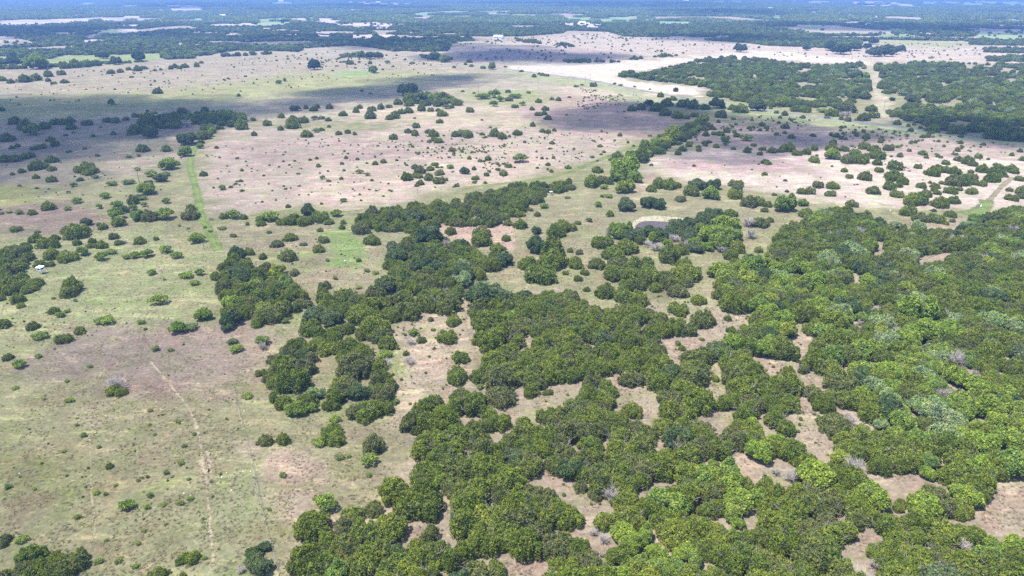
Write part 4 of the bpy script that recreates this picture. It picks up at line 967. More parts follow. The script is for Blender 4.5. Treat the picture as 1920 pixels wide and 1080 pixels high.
def fill(poly, glades, spacing, Dr, mix, r, zfun=None):
    W = wpoly(poly, 1.7)
    lo = W.min(0) - 4; hi = W.max(0) + 4
    xs = np.arange(lo[0], hi[0], spacing); ys = np.arange(lo[1], hi[1], spacing * 0.9)
    X, Y = np.meshgrid(xs, ys)
    X = X + (np.arange(len(ys)) % 2)[:, None] * spacing * 0.5
    X = (X + r.uniform(-.34, .34, X.shape) * spacing).ravel(); Y = (Y + r.uniform(-.34, .34, Y.shape) * spacing).ravel()
    D = r.uniform(Dr[0], Dr[1], X.shape)
    u, v, d = seen(X, Y, 0.25 * D)
    ok = inside(u, v, poly)
    rw = D * FPX / d * 0.5
    for du, dv in ((-.62, 0), (.62, 0), (0, -.42), (0, .42)):
        ok &= inside(u + du * rw, v + dv * rw, poly)
    for g in glades:
        ga = np.array(g)
        if ga[:, 0].max() < u.min() or ga[:, 0].min() > u.max() or ga[:, 1].max() < v.min() or ga[:, 1].min() > v.max():
            continue
        ok &= ~inside(u, v, g)
        for du, dv in ((-.58, 0), (.58, 0), (0, -.46), (0, .40), (-.38, -.32), (.38, -.32)):
            ok &= ~inside(u + du * rw, v + dv * rw, g)
    return X[ok], Y[ok], D[ok], u[ok], v[ok]

HX = np.array([p['x'] for p in PL]); HY = np.array([p['y'] for p in PL]); HD = np.array([p['D'] for p in PL])
rf = np.random.default_rng(21)
for poly, sp, Dr, mix in THICKETS:
    X, Y, D, U, V = fill(poly, GLADES, sp, Dr, mix, rf)
    for x, y, D_, u, v in zip(X, Y, D, U, V):
        if (np.hypot(HX - x, HY - y) < 0.26 * (HD + D_)).any():
            continue
        mx = mix
        if mx is None:
            q = v - (490 + (u - 1340) * 0.5)      # the belt of broadleaf trees along the draw
            mx = MIX if -50 < q < 150 and u > 1330 else (EDGE if u > 1480 and q < 300 else JUN)
        k = rf.choice(list(mx), p=np.array(list(mx.values())) / sum(mx.values()))
        if k == 'd':
            D_ *= 0.75
        if u < -60 or u > 1980 or v > 1150:
            pass
        PL.append(dict(x=x, y=y, D=D_, k=str(k), hand=False))

for p in PL:
    u, v, d = seen(p['x'], p['y'], 0.25 * p['D'])
    p['u'], p['v'], p['px'] = float(u), float(v), float(p['D'] * FPX / d)
    p['in'] = -p['px'] * .4 < p['u'] < 1920 + p['px'] * .4 and -5 < p['v'] < 1080 + p['px'] * .4
print("plants", len(PL), {k: sum(q['k'] == k for q in PL) for k in 'jbopgsd'})
# ------------------------------------------------------------------ landmarks that labels refer to
LANDMARKS = [(75, 505, "white box blind"), (648, 498, "tripod feeder"), (1235, 420, "pond"), (218, 722, "big dead grey tree"), (1060, 380, "glade beside the pond"),
 (915, 560, "large blue-green oak"), (83, 355, "two black cows"), (360, 300, "mown green lane"), (1551, 222, "dark pickup"), (1838, 390, "right-hand lane feeder"),
 (612, 695, "ring thicket's glade"), (1187, 770, "one-juniper glade"), (1370, 600, "glade of round junipers"), (1500, 690, "winding tan glade"),
 (1885, 955, "right-edge clearing"), (1375, 930, "huge bright green oak"), (1790, 675, "large bare grey tree"), (378, 870, "bare dirt track"),
 (90, 1050, "bottom-left thicket"), (490, 1045, "dark bottom-edge oak"), (770, 172, "big far-pasture oak"), (589, 123, "lone far-pasture oak"),
 (1267, 168, "lone roadside oak"), (820, 320, "pink pasture's juniper cluster"), (1665, 232, "pole beside the road"), (540, 390, "pasture hedge"),
 (820, 690, "central tan clearing"), (560, 890, "straw patch"), (1100, 935, "two-bush glade"), (800, 985, "crooked bottom clearing"),
 (165, 316, "left pasture's dark clump"), (210, 445, "left pasture corner"), (1560, 335, "pale right pasture"), (1780, 330, "juniper-dotted right pasture"), (960, 1062, "bottom centre clearing"),
 (1660, 1020, "bottom-right soil pocket"), (430, 650, "mauve grass patch"), (1640, 470, "right woods' bare gap"), (285, 515, "green field's bare spot"),
 (880, 440, "pink soil gap"), (1280, 205, "grove by the road"), (1760, 800, "pale grey-green oak"), (470, 950, "wire fence")]
LMX, LMY = at(np.array([a[0] for a in LANDMARKS]), np.array([a[1] for a in LANDMARKS]))
LOOK = {'j': "olive juniper", 'b': "round juniper bush", 'o': "dark live oak", 'p': "pale grey-green oak", 'g': "bright green broadleaf tree", 's': "airy light-green shrub", 'd': "leafless grey tree"}
NAME = {'j': "juniper_tree", 'b': "juniper_bush", 'o': "live_oak", 'p': "pale_oak", 'g': "broadleaf_tree", 's': "leafy_shrub", 'd': "bare_tree"}
CATEGORY = {'j': "tree", 'b': "bush", 'o': "tree", 'p': "tree", 'g': "tree", 's': "shrub", 'd': "bare tree"}
GROUP = {'j': "junipers of the thickets", 'b': "juniper bushes in the open pasture", 'o': "live oaks", 'p': "pale oaks of the right woods", 'g': "bright broadleaf trees", 's': "light-green shrubs", 'd': "leafless grey trees"}
RANK = ["nearest", "second nearest", "third nearest", "fourth nearest", "fifth nearest", "sixth nearest", "seventh nearest", "eighth nearest", "ninth nearest", "tenth nearest"]

MINPX = {'j': 0, 'b': 0, 'o': 9, 'p': 9, 'g': 9, 's': 0, 'd': 9}
single, rest = [], []
for k in NAME:
    c = sorted([p for p in PL if p['k'] == k and p['in']], key=lambda p: -p['px'])
    single += c[:300]; rest += c[300:]
rest += [p for p in PL if not p['in']]

buckets = {}
for p in single:
    d = np.hypot(LMX - p['x'], LMY - p['y'])
    # prefer landmarks that are near in the picture
    i = int(np.argmin(np.hypot([a[0] - p['u'] for a in LANDMARKS], [(a[1] - p['v']) * 1.5 for a in LANDMARKS])))
    du, dv = p['u'] - LANDMARKS[i][0], (p['v'] - LANDMARKS[i][1]) * 1.4
    side = ("right of" if du > 0 else "left of") if abs(du) > abs(dv) else ("beyond" if dv < 0 else "in front of")
    buckets.setdefault((p['k'], i, side), []).append((math.hypot(du, dv), p))
for (k, i, side), L in buckets.items():
    L.sort(key=lambda t: t[0])
    for r_, (dd, p) in enumerate(L):
        where = f"{side} the {LANDMARKS[i][2]}"
        p['group'] = GROUP[k]
        if len(L) == 1:
            p['label'] = f"only {LOOK[k]} {where}"
        elif r_ < 10:
            p['label'] = f"{LOOK[k]} {where}, {RANK[r_]}"
        elif r_ == len(L) - 1:
            p['label'] = f"{LOOK[k]} {where}, farthest off"
        else:
            p['label'] = f"{LOOK[k]} {where}, outside the ten nearest"
            p['group'] = f"outlying {LOOK[k]}{'es' if LOOK[k].endswith('sh') else 's'} {where}"

PARTS_PX = 15
rp = np.random.default_rng(77)
TRUNKPART = {'s': 'stem', 'd': 'trunk'}
for p in single:
    k = p['k']
    vi = int(rp.integers(len(KINDS[k])))
    K = KINDS[k][vi]
    s = p['D'] / K.D
    zs = s * rp.uniform(0.72, 1.02)
    if k in 'ogp':
        zs = s * rp.uniform(0.85, 1.1)
    rot = rp.uniform(0, 6.283)
    sx = s * rp.uniform(0.93, 1.08); sy = s * rp.uniform(0.9, 1.05)
    loc = (p['x'], p['y'], 0)
    if p['px'] >= PARTS_PX:
        e = empty(NAME[k], loc, rot, (sx, sy, zs), label=p['label'], category=CATEGORY[k], group=p['group'])
        obj('trunk' if k != 's' else 'stem', K.trunk, e)
        obj('crown' if k != 'd' else 'branches', K.crown, e)
    else:
        o = obj(NAME[k], MERGED[k][vi], label=p['label'], category=CATEGORY[k], group=p['group'])
        o.location = loc; o.rotation_euler = (0, 0, rot); o.scale = (sx, sy, zs)

def scatter_plants(name, L, r, **props):
    if not L:
        return
    P = [(p['x'], p['y'], 0) for p in L]
    var = []; sc = []
    for p in L:
        vi = int(r.integers(len(KINDS[p['k']])))
        var.append(START[p['k']] + vi)
        s = p['D'] / KINDS[p['k']][vi].D
        sc.append((s * r.uniform(.93, 1.08), s * r.uniform(.93, 1.08), s * r.uniform(.66, 1.12)))
    scatter(name, TREES, P, r.uniform(0, 6.283, len(L)), sc, var, **props)

scatter_plants("juniper_thicket", rest, np.random.default_rng(5), label="dense olive juniper thicket covering the middle distance and right woods", category="thicket")

# farther woods, each a closed mass of crowns
FW = []
for poly, sp, Dr in FARW:
    X, Y, D, U, V = fill(poly, FARGLADE, sp, Dr, None, rf)
    ok_ = (vnoise(X, Y, 22) + .5 * vnoise(X, Y, 9)) > .61
    X, Y, D = X[ok_], Y[ok_], D[ok_]
    FW += [dict(x=x, y=y, D=D_, k=str(rf.choice(['j', 'o', 'g', 'p'], p=[.70, .08, .14, .08]))) for x, y, D_ in zip(X, Y, D)]
# woods of the plain, out to two and a half kilometres
fpoly = [np.array(f[0], float) for f in FIELDS]
def plain(y0, y1, sp, Dm, gap):
    ys = np.arange(y0, y1, sp * 0.9)
    X = []; Y = []
    for i, y in enumerate(ys):
        x = np.arange(-0.80 * y - 60, 0.80 * y + 60, sp) + (i % 2) * sp * .5
        X.append(x); Y.append(np.full(len(x), y))
    X = np.concatenate(X); Y = np.concatenate(Y)
    X = X + rf.uniform(-.4, .4, X.shape) * sp; Y = Y + rf.uniform(-.4, .4, Y.shape) * sp
    u, v, d = seen(X, Y, 0.0)
    ok = v < np.interp(u, SKIRT[:, 0], SKIRT[:, 1]) - 0.3
    un = u + (vnoise(X, Y, 60) - .5) * 14 + (vnoise(X, Y, 17) - .5) * 8; vn = v + (vnoise(X + 500, Y, 60) - .5) * 3.0 * np.clip(v / 40, .25, 1.5)
    lone = rf.random(len(X)) < .03
    for f in fpoly:
        q = (u > f[:, 0].min()) & (u < f[:, 0].max()) & (v > f[:, 1].min()) & (v < f[:, 1].max())
        q = np.nonzero(q)[0]
        if len(q):
            ok[q] &= ~inside(un[q], vn[q], f) | lone[q]
    # natural openings
    ok &= (vnoise(X, Y, 140) + 0.5 * vnoise(X, Y, 45)) > gap
    ok &= ~((vnoise(X + 900, Y * 1.4, 260) < 0.16))
    return X[ok], Y[ok]
X, Y = plain(930, 2450, 7.8, 8.5, 0.55)
dens = vnoise(X, Y, 60)
for x, y, q in zip(X, Y, dens):
    kk = rf.choice(['j', 'o', 'g', 'p'], p=[.55, .25, .12, .08] if q < .55 else [.25, .32, .25, .18])
    FW.append(dict(x=x, y=y, D=rf.uniform(7, 11.5), k=str(kk)))
scatter_plants("distant_woods", FW, np.random.default_rng(6), label="continuous dark green woods stretching across the plain", category="woods")

# beyond that: whole stands of trees at a time
def stand_mesh(i, mats):
    r = np.random.default_rng(900 + i)
    V, F, T, MI, o = [], [], [], [], 0
    for t in range(26):
        a = r.uniform(0, 6.283); q = 17 * math.sqrt(r.random()); R0 = r.uniform(3.5, 5.5); H = r.uniform(5, 8.5)
        lob = [(math.cos(a) * q, math.sin(a) * q, H * .5, R0, R0, H * .5)]
        P, A = lobe_points(r, lob, 46, 0.8, 0.5)
        v, f, tt = sprays(r, P, A, 2.0, 0.55, 1, 0.6)
        V.append(v); F.append(f + o); o += len(v); T.append(tt); MI.append(np.full(len(f), r.choice(len(mats), p=[.45, .3, .15, .1])))
    return mesh_from(f"stand {i}", np.concatenate(V), np.concatenate(F), mats, np.concatenate(MI), {'tint': ('FLOAT', np.concatenate(T))})
STANDS = scatter_collection("stand builds", [stand_mesh(i, [M_JUN, M_OAK, M_BRI, M_PAL]) for i in range(5)])
X, Y = plain(2420, 8200, 27, 0, 0.62)
scatter("far_woods", STANDS, np.stack([X, Y, np.zeros_like(X)], 1), rf.uniform(0, 6.283, len(X)), rf.uniform(.85, 1.25, len(X)), rf.integers(0, 5, len(X)), label="hazy blue-green woods reaching to the top of the picture", category="woods")
print("far trees", len(FW), "stands", len(X))

# seedlings and small scrub dotted over the pasture
SCRUBZONES = [([(1330, 222), (1480, 222), (1900, 272), (1900, 300), (1500, 300), (1300, 262)], 95, (2.0, 4.6)), ([(380, 275), (700, 250), (1000, 240), (1180, 262), (1100, 305), (930, 338), (700, 380), (400, 395)], 330, (0.7, 2.0)), ([(1090, 166), (1200, 180), (1230, 200), (1170, 212), (1090, 205), (1060, 180)], 190, (1.0, 2.4)),
 ([(700, 270), (950, 270), (1000, 300), (900, 330), (740, 310)], 120, (0.8, 2.2)), ([(850, 78), (1140, 62), (1440, 90), (1300, 102), (1000, 118), (860, 114)], 260, (2.5, 6.0)),
 ([(1440, 95), (1640, 100), (1640, 112), (1440, 106)], 30, (2, 4)), ([(1640, 80), (1830, 84), (1840, 108), (1660, 110)], 90, (2, 4.5)), ([(1440, 212), (1900, 268), (1900, 292), (1500, 285), (1330, 240)], 130, (0.8, 2.4)),
 ([(0, 145), (480, 108), (850, 115), (840, 140), (500, 170), (0, 200)], 330, (0.9, 3.2)), ([(0, 300), (340, 250), (340, 400), (0, 440)], 70, (0.5, 1.3)), ([(0, 560), (420, 560), (460, 800), (380, 1000), (0, 960)], 120, (0.3, 0.9)),
 ([(1200, 300), (1900, 300), (1800, 390), (1400, 350)], 60, (0.6, 1.4)), ([(430, 450), (700, 440), (690, 540), (600, 520)], 40, (0.4, 1.1)), ([(480, 110), (640, 96), (860, 112), (860, 125), (500, 120)], 110, (2, 5))]
SP, SR, SS, SV = [], [], [], []
rs = np.random.default_rng(31)
for poly, n, (d0, d1) in SCRUBZONES:
    W = wpoly(poly); lo = W.min(0); hi = W.max(0); c = 0
    while c < n:
        q = rs.uniform(lo, hi)
        if inside(q[:1], q[1:], W)[0] and (vnoise(q[0], q[1], 34) + .6 * vnoise(q[0], q[1], 11)) > rs.uniform(.5, 1.0):
            D = rs.uniform(d0, d1) * rs.uniform(.7, 1.1)
            kk = 'b' if rs.random() < .7 else 's'
            vi = int(rs.integers(4))
            SP.append((q[0], q[1], 0)); SR.append(rs.uniform(0, 6.28)); SS.append(D / KINDS[kk][vi].D); SV.append(START[kk] + vi); c += 1
# weeds and low brush in the glades and along the thicket edges
for g in GLADES + [[(735, 610), (880, 565), (905, 690), (800, 740), (755, 800), (735, 720)]]:
    W = wpoly(g); lo = W.min(0); hi = W.max(0)
    for _ in range(int(np.prod(hi - lo) / 26)):
        q = rs.uniform(lo - 1, hi + 1)
        kk = rs.choice(['b', 's', 'd'], p=[.35, .5, .15]); vi = int(rs.integers(3))
        SP.append((q[0], q[1], 0)); SR.append(rs.uniform(0, 6.28)); SS.append(rs.uniform(.35, 1.3) / KINDS[str(kk)][vi].D); SV.append(START[str(kk)] + vi)
scatter("pasture_scrub", TREES, SP, SR, SS, SV, label="tiny dark seedlings and low scrub dotted over the pastures", category="scrub")

# bunch grass in the near fields
def tuft_mesh(i, col):
    r = np.random.default_rng(700 + i)
    n = 16
    P = np.zeros((n, 3)); P[:, :2] = r.normal(0, 0.10, (n, 2)); P[:, 2] = 0.05
    A = np.stack([r.normal(0, .8, n), r.normal(0, .8, n), np.ones(n)], 1)
    V, F, t = sprays(r, P, A, 0.26, 0.13, 1, 0.2)
    V[:, 2] = np.maximum(V[:, 2], 0.0)
    return mesh_from(f"tuft {i}", V, F, [col], attrs={'tint': ('FLOAT', t)})
M_STRAW = leaf_mat("straw grass", [(0.25, 0.20, 0.13), (0.29, 0.235, 0.155), (0.23, 0.175, 0.135)], 0.5)
M_GRASS = leaf_mat("green grass", [(0.19, 0.20, 0.085), (0.22, 0.21, 0.105), (0.20, 0.175, 0.105)], 0.6)
TUFTS = scatter_collection("tuft builds", [tuft_mesh(i, M_STRAW if i < 3 else M_GRASS) for i in range(6)])
n = 60000
yy = 95 + 260 * rs.random(n) ** 1.25; xx = rs.uniform(-1, 1, n) * (0.80 * yy + 15)
u, v, d = seen(xx, yy, 0)
keep = ~inside(u, v, MAINW) & (v > 395)
for g in GLADES:
    keep |= inside(u, v, g)
straw_spots = np.zeros(n, bool)
for g in [ZONES[27][0], ZONES[28][0], ZONES[30][0], ZONES[31][0], ZONES[6][0], ZONES[5][0]] + GLADES:
    straw_spots |= inside(u, v, g)
patch = vnoise(xx, yy, 5) * .6 + vnoise(xx, yy, 1.9) * .4
keep &= (patch > 0.42) & ~inside(u, v, ZONES[35][0])
xx, yy, straw_spots = xx[keep], yy[keep], straw_spots[keep]
m_ = len(xx)
var = np.where(straw_spots | (rs.random(m_) < .35), rs.integers(0, 3, m_), rs.integers(3, 6, m_))
scatter("grass", TUFTS, np.stack([xx, yy, np.zeros(m_)], 1), rs.uniform(0, 6.28, m_), rs.uniform(.7, 1.5, m_), var, label="bunch grass tufts over the near fields and clearings", category="grass")

# ------------------------------------------------------------------ made things
M_WHITE = plain_mat("white paint", (0.78, 0.78, 0.76), 0.6, 0.05)
M_DARK = plain_mat("dark opening", (0.02, 0.02, 0.02), 0.9, 0.1)
M_METAL = plain_mat("galvanised metal", (0.45, 0.46, 0.46), 0.45, 0.15, 4, 0.6)
M_WOOD = plain_mat("weathered pole wood", (0.16, 0.125, 0.10), 0.9, 0.3, 2)
M_TRUCK = plain_mat("black truck paint", (0.018, 0.018, 0.02), 0.3, 0.1)
M_GLASS = plain_mat("dark glass", (0.03, 0.035, 0.04), 0.08, 0.05)
M_TYRE = plain_mat("rubber", (0.02, 0.02, 0.02), 0.9, 0.1)
M_HIDE = plain_mat("black cow hide", (0.016, 0.013, 0.012), 0.75, 0.2)
M_YELLOW = plain_mat("faded yellow tub", (0.62, 0.55, 0.32), 0.7, 0.1)
M_ROOF = plain_mat("grey metal roof", (0.40, 0.41, 0.42), 0.5, 0.12, 1)
M_BLUE = plain_mat("blue-grey paint", (0.34, 0.37, 0.42), 0.6, 0.08)
M_ROCK = plain_mat("limestone", (0.42, 0.40, 0.35), 0.9, 0.2)

def bm_obj(name, build, mat, parent=None, bevel=0.0, **props):
    bm = bmesh.new(); build(bm)
    if bevel:
        bmesh.ops.bevel(bm, geom=bm.edges[:], offset=bevel, segments=1, affect='EDGES')
    me = bpy.data.meshes.new(name); bm.to_mesh(me); bm.free(); me.materials.append(mat)
    return obj(name, me, parent, **props)

def box(c, s, rot=None):
    def f(bm):
        mt = Matrix.Translation(c) @ (rot.to_4x4() if rot else Matrix()) @ Matrix.Diagonal((*s, 1))
        bmesh.ops.create_cube(bm, size=1.0, matrix=mt)
    return f

def rod(a, b, r0, r1, seg=8):
    def f(bm):
        a_, b_ = Vector(a), Vector(b); d = b_ - a_
        mt = Matrix.Translation((a_ + b_) / 2) @ d.to_track_quat('Z', 'Y').to_matrix().to_4x4()
        bmesh.ops.create_cone(bm, cap_ends=True, segments=seg, radius1=r0, radius2=r1, depth=d.length, matrix=mt)
    return f

def both(*fs):
    def f(bm):
        for g in fs:
            g(bm)
    return f

def hut(u, v, rz, label, body=M_WHITE, sc=1.0):
    x, y = at(u, v)
    t = empty("hunting_blind", (float(x), float(y), 0), rz, sc, label=label, category="hunting blind")
    for sx in (-.75, .75):
        for sy in (-.65, .65):
            bm_obj("leg", rod((sx * 1.12, sy * 1.12, -.05), (sx, sy, 1.3), .06, .06, 6), body, t)
    bm_obj("floor", box((0, 0, 1.33), (1.8, 1.6, .08)), M_WOOD, t)
    w = bm_obj("wall", both(box((0, -.78, 1.62), (1.75, .05, .5)), box((0, .78, 2.1), (1.75, .05, 1.46)), box((-.86, 0, 1.62), (.05, 1.5, .5)), box((.86, 0, 1.62), (.05, 1.5, .5)),
                            *[box((a * .86, b * .78, 2.1), (.12, .12, 1.46)) for a in (-1, 1) for b in (-1, 1)], box((-.62, -.78, 2.1), (.4, .05, 1.4)), box((.62, -.78, 2.1), (.4, .05, 1.4)),
                            box((0, -.78, 2.68), (1.75, .05, .3)), box((-.86, 0, 2.68), (.05, 1.5, .3)), box((.86, 0, 2.68), (.05, 1.5, .3))), body, t)
    bm_obj("window", box((0, -.74, 2.2), (.84, .03, .66)), M_DARK, t)
    bm_obj("window", box((.82, 0, 2.2), (.03, 1.4, .66)), M_DARK, t)
    bm_obj("window", box((-.82, 0, 2.2), (.03, 1.4, .66)), M_DARK, t)
    bm_obj("roof", box((0, 0, 2.92), (2.5, 2.2, .09), Matrix.Rotation(R(5), 3, 'X')), body, t, .02)
    return t
hut(78, 513, R(-14), "white box blind on legs beside the left thicket")
hut(1033, 366, R(20), "small pale box blind tucked against the hedge left of the pond", M_BLUE, 0.7)

def tub(u, v, label):
    x, y = at(u, v)
    o = bm_obj("feed_tub", both(rod((0, 0, 0), (0, 0, .38), .38, .46, 14), rod((0, 0, .38), (0, 0, .42), .50, .50, 14)), M_YELLOW, None, label=label, category="tub")
    o.location = (float(x), float(y), 0)
tub(87, 511, "small pale yellow feed tub beside the white box blind")

def feeder(u, v, label, body=M_METAL, sc=1.0):
    x, y = at(u, v)
    t = empty("game_feeder", (float(x), float(y), 0), R(20), sc, label=label, category="feeder")
    for k in range(3):
        a = k * 2.094
        bm_obj("leg", rod((math.cos(a) * .75, math.sin(a) * .75, -.04), (math.cos(a) * .3, math.sin(a) * .3, 1.7), .035, .035, 6), M_METAL, t)
    bm_obj("barrel", both(rod((0, 0, 1.15), (0, 0, 1.45), .06, .30, 16), rod((0, 0, 1.45), (0, 0, 2.3), .30, .30, 16)), body, t)
    bm_obj("lid", both(rod((0, 0, 2.3), (0, 0, 2.36), .33, .33, 16), rod((0, 0, 2.36), (0, 0, 2.5), .33, .05, 16)), M_METAL, t)
    bm_obj("spinner", both(rod((0, 0, .98), (0, 0, 1.15), .1, .1, 10), rod((0, 0, .94), (0, 0, .97), .16, .16, 12)), M_DARK, t)
feeder(648, 500, "grey tripod game feeder on the mown green strip", M_METAL, 1.15)
feeder(1668, 402, "pale yellow tripod feeder above the right woods", M_YELLOW, 1.1)
feeder(1838, 393, "white-topped feeder on the mown lane at right", M_WHITE, 1.1)

def pole(u, v, h, label):
    x, y = at(u, v)
    t = empty("utility_pole", (float(x), float(y), 0), R(25), 1.0, label=label, category="utility pole", group="utility poles across the pastures")
    bm_obj("mast", rod((0, 0, -.3), (0, 0, h), .17, .12, 8), M_WOOD, t)
    bm_obj("crossarm", box((0, 0.16, h - .7), (2.2, .12, .14)), M_WOOD, t)
    for k in (-1, 0, 1):
        bm_obj("insulator", both(rod((k * .95, .16, h - .63), (k * .95, .16, h - .45), .05, .05, 6), rod((k * .95, .16, h - .56), (k * .95, .16, h - .50), .09, .07, 8)), M_WHITE, t)
pole(148, 254, 10.5, "utility pole in the left pasture near the dark cloud shadow")
pole(262, 346, 9, "utility pole among the shrubs of the left pasture")
pole(897, 175, 10, "utility pole left of the green scrub in the far pasture")
pole(1009, 166, 10.5, "utility pole standing alone right of the green scrub")
pole(1097, 158, 9, "shorter of two poles beside the pale field")
pole(1106, 159, 12.5, "taller of two poles beside the pale field")
pole(972, 141, 10, "utility pole at the bend of the road")
pole(1657, 206, 9, "utility pole in the cut strip through the right forest")
pole(1670, 235, 10.5, "utility pole at roadside below the cut strip")
pole(752, 134, 9, "utility pole in the far pasture right of the shrub cluster")
x_, y_ = at(383, 468)
bm_obj("gate_post", both(rod((0, 0, -.2), (0, 0, 2.6), .13, .11, 8), box((0, 0, 2.3), (.5, .1, .1))), M_WOOD, None, label="rust-brown post beside the grey shrub by the green lane", category="post").location = (float(x_), float(y_), 0)

def cow(u, v, rz, label, grazing):
    x, y = at(u, v)
    hd = (1.15, 0, .55) if grazing else (1.35, 0, 1.45)
    J = {'rump': (-.85, 0, 1.18, .30, .34), 'mid': (-.2, 0, 1.05, .40, .42), 'chest': (.5, 0, 1.08, .33, .42), 'neck': (.85, 0, 1.2 if not grazing else 1.02, .20, .28), 'poll': ((1.15, 0, 1.45, .15, .17) if not grazing else (1.12, 0, .72, .15, .17)),
         'muz': ((1.5, 0, 1.28, .09, .10) if not grazing else (1.25, 0, .32, .09, .10))}
    E = [('rump', 'mid'), ('mid', 'chest'), ('chest', 'neck'), ('neck', 'poll'), ('poll', 'muz')]
    for s in (-1, 1):
        J[f'sh{s}'] = (.55, s * .22, .72, .13, .16); J[f'kn{s}'] = (.57, s * .2, .4, .07, .08); J[f'ft{s}'] = (.57 + .05 * s, s * .2, .02, .07, .07)
        J[f'hp{s}'] = (-.8, s * .22, .82, .16, .2); J[f'st{s}'] = (-.68, s * .22, .6, .11, .13); J[f'hk{s}'] = (-.92, s * .2, .42, .07, .08); J[f'hf{s}'] = (-.88 + .06 * s, s * .2, .02, .07, .07)
        J[f'ear{s}'] = (hd[0] - (.05 if not grazing else 0), s * .3, hd[2] + (.02 if not grazing else .22), .05, .03)
        E += [('chest', f'sh{s}'), (f'sh{s}', f'kn{s}'), (f'kn{s}', f'ft{s}'), ('rump', f'hp{s}'), (f'hp{s}', f'st{s}'), (f'st{s}', f'hk{s}'), (f'hk{s}', f'hf{s}'), ('poll', f'ear{s}')]
    J['tail'] = (-1.16, 0, 1.1, .04, .04); J['tip'] = (-1.22, 0, .5, .03, .03); E += [('rump', 'tail'), ('tail', 'tip')]
    names = list(J)
    me = bpy.data.meshes.new("cow"); me.from_pydata([J[n_][:3] for n_ in names], [(names.index(a), names.index(b)) for a, b in E], [])
    me.materials.append(M_HIDE)
    o = obj("cow", me, label=label, category="cow", group="cows grazing in the left pasture")
    sk = o.modifiers.new("skin", 'SKIN'); sk.use_smooth_shade = True
    for i, n_ in enumerate(names):
        me.skin_vertices[0].data[i].radius = J[n_][3:5]
        me.skin_vertices[0].data[i].use_root = n_ == 'mid'
    sb = o.modifiers.new("sub", 'SUBSURF'); sb.levels = 1; sb.render_levels = 2
    o.location = (float(x), float(y), 0); o.rotation_euler = (0, 0, rz)
cow(37, 350.5, R(175), "black cow grazing at the green patch by the left edge", True)
cow(129, 363, R(20), "black cow grazing on the mauve grass right of the other cow", True)

# dark pickup on the road
x_, y_ = at(1551, 222.2)
t = empty("pickup_truck", (float(x_), float(y_), .02), R(-32), 1.0, label="dark pickup truck driving on the grey road", category="pickup truck")
bm_obj("body", both(box((0, 0, .78), (5.5, 1.95, .52)), box((1.95, 0, 1.05), (1.5, 1.85, .2)), *[box((-1.65, s * .93, 1.2), (2.1, .08, .36)) for s in (-1, 1)], box((-2.7, 0, 1.2), (.08, 1.9, .36))), M_TRUCK, t, .05)
bm_obj("cabin", box((.35, 0, 1.45), (2.1, 1.7, .78)), M_TRUCK, t, .16)
bm_obj("windscreen", box((1.38, 0, 1.5), (.06, 1.4, .5), Matrix.Rotation(R(-12), 3, 'Y')), M_GLASS, t)
for s in (-1, 1):
    bm_obj("side_window", box((.35, s * .86, 1.52), (1.6, .03, .4)), M_GLASS, t)
    for q in (-1.7, 1.75):
        w_ = bm_obj("wheel", rod((q, s * .75, .4), (q, s * .99, .4), .4, .4, 16), M_TYRE, t)
        bm_obj("rim", rod((q, s * .97, .4), (q, s * 1.0, .4), .23, .23, 12), M_METAL, w_)
    bm_obj("headlight", box((2.74, s * .7, .92), (.05, .36, .2)), M_WHITE, t)

# wire fence between the grazed field and the tall straw
L = smooth_line(wpoly([(440, 728), (447, 765), (456, 800), (466, 838), (475, 880), (486, 930), (498, 985), (512, 1035), (525, 1085)]), 3.6)
f = empty("wire_fence", (float(L[0][0]), float(L[0][1]), 0), 0, 1.0, label="thin wire fence with grey posts along the straw patch", category="fence")
o0 = np.array([L[0][0], L[0][1], 0])
pm = None
for i, q in enumerate(L):
    if pm is None:
        po = bm_obj("post", rod((0, 0, -.2), (0, 0, 1.35), .07, .06, 6), M_WOOD, f); pm = po.data
    else:
        po = obj("post", pm, f)
    po.location = (q[0] - o0[0], q[1] - o0[1], 0)
for z in (.4, .75, 1.1):
    V_, F_ = tube(np.concatenate([L - o0[:2], np.full((len(L), 1), z)], 1), np.full(len(L), .012), 3)
    obj("wire", mesh_from("wire", V_, F_, [M_METAL]), f)

# limestone rocks lying in the short grass
RK = [(194, 847), (357, 930), (434, 920), (406, 848), (456, 884), (392, 997), (36, 888), (416, 895), (425, 887), (458, 771), (480, 690), (616, 684), (455, 742), (198, 780), (345, 925), (66, 600), (470, 884)]
bm = bmesh.new(); bmesh.ops.create_icosphere(bm, subdivisions=2, radius=.3)
rr = random.Random(4)
for vv in bm.verts:
    vv.co *= rr.uniform(.75, 1.15); vv.co.z *= .6
rock_me = bpy.data.meshes.new("rock"); bm.to_mesh(rock_me); bm.free(); rock_me.materials.append(M_ROCK)
RKL = {}
for (u_, v_) in RK:
    j_ = int(np.argmin(np.hypot([a_[0] - u_ for a_ in LANDMARKS], [(a_[1] - v_) * 1.5 for a_ in LANDMARKS])))
    RKL.setdefault(j_, []).append((math.hypot(LANDMARKS[j_][0] - u_, LANDMARKS[j_][1] - v_), (u_, v_)))
RKN = {p_: f"small pale limestone rock in the grass, {RANK[min(k_, 9)]} to the {LANDMARKS[j_][2]}" for j_, L_ in RKL.items() for k_, (d_, p_) in enumerate(sorted(L_))}
for i, (u_, v_) in enumerate(RK):
    x_, y_ = at(u_, v_)
    o = obj("rock", rock_me, label=RKN[(u_, v_)], category="rock", group="limestone rocks in the left field")
    o.location = (float(x_), float(y_), .05); o.rotation_euler = (0, 0, i * 1.3); s_ = .4 + .35 * ((i * 7) % 5) / 5; o.scale = (s_, s_, s_)

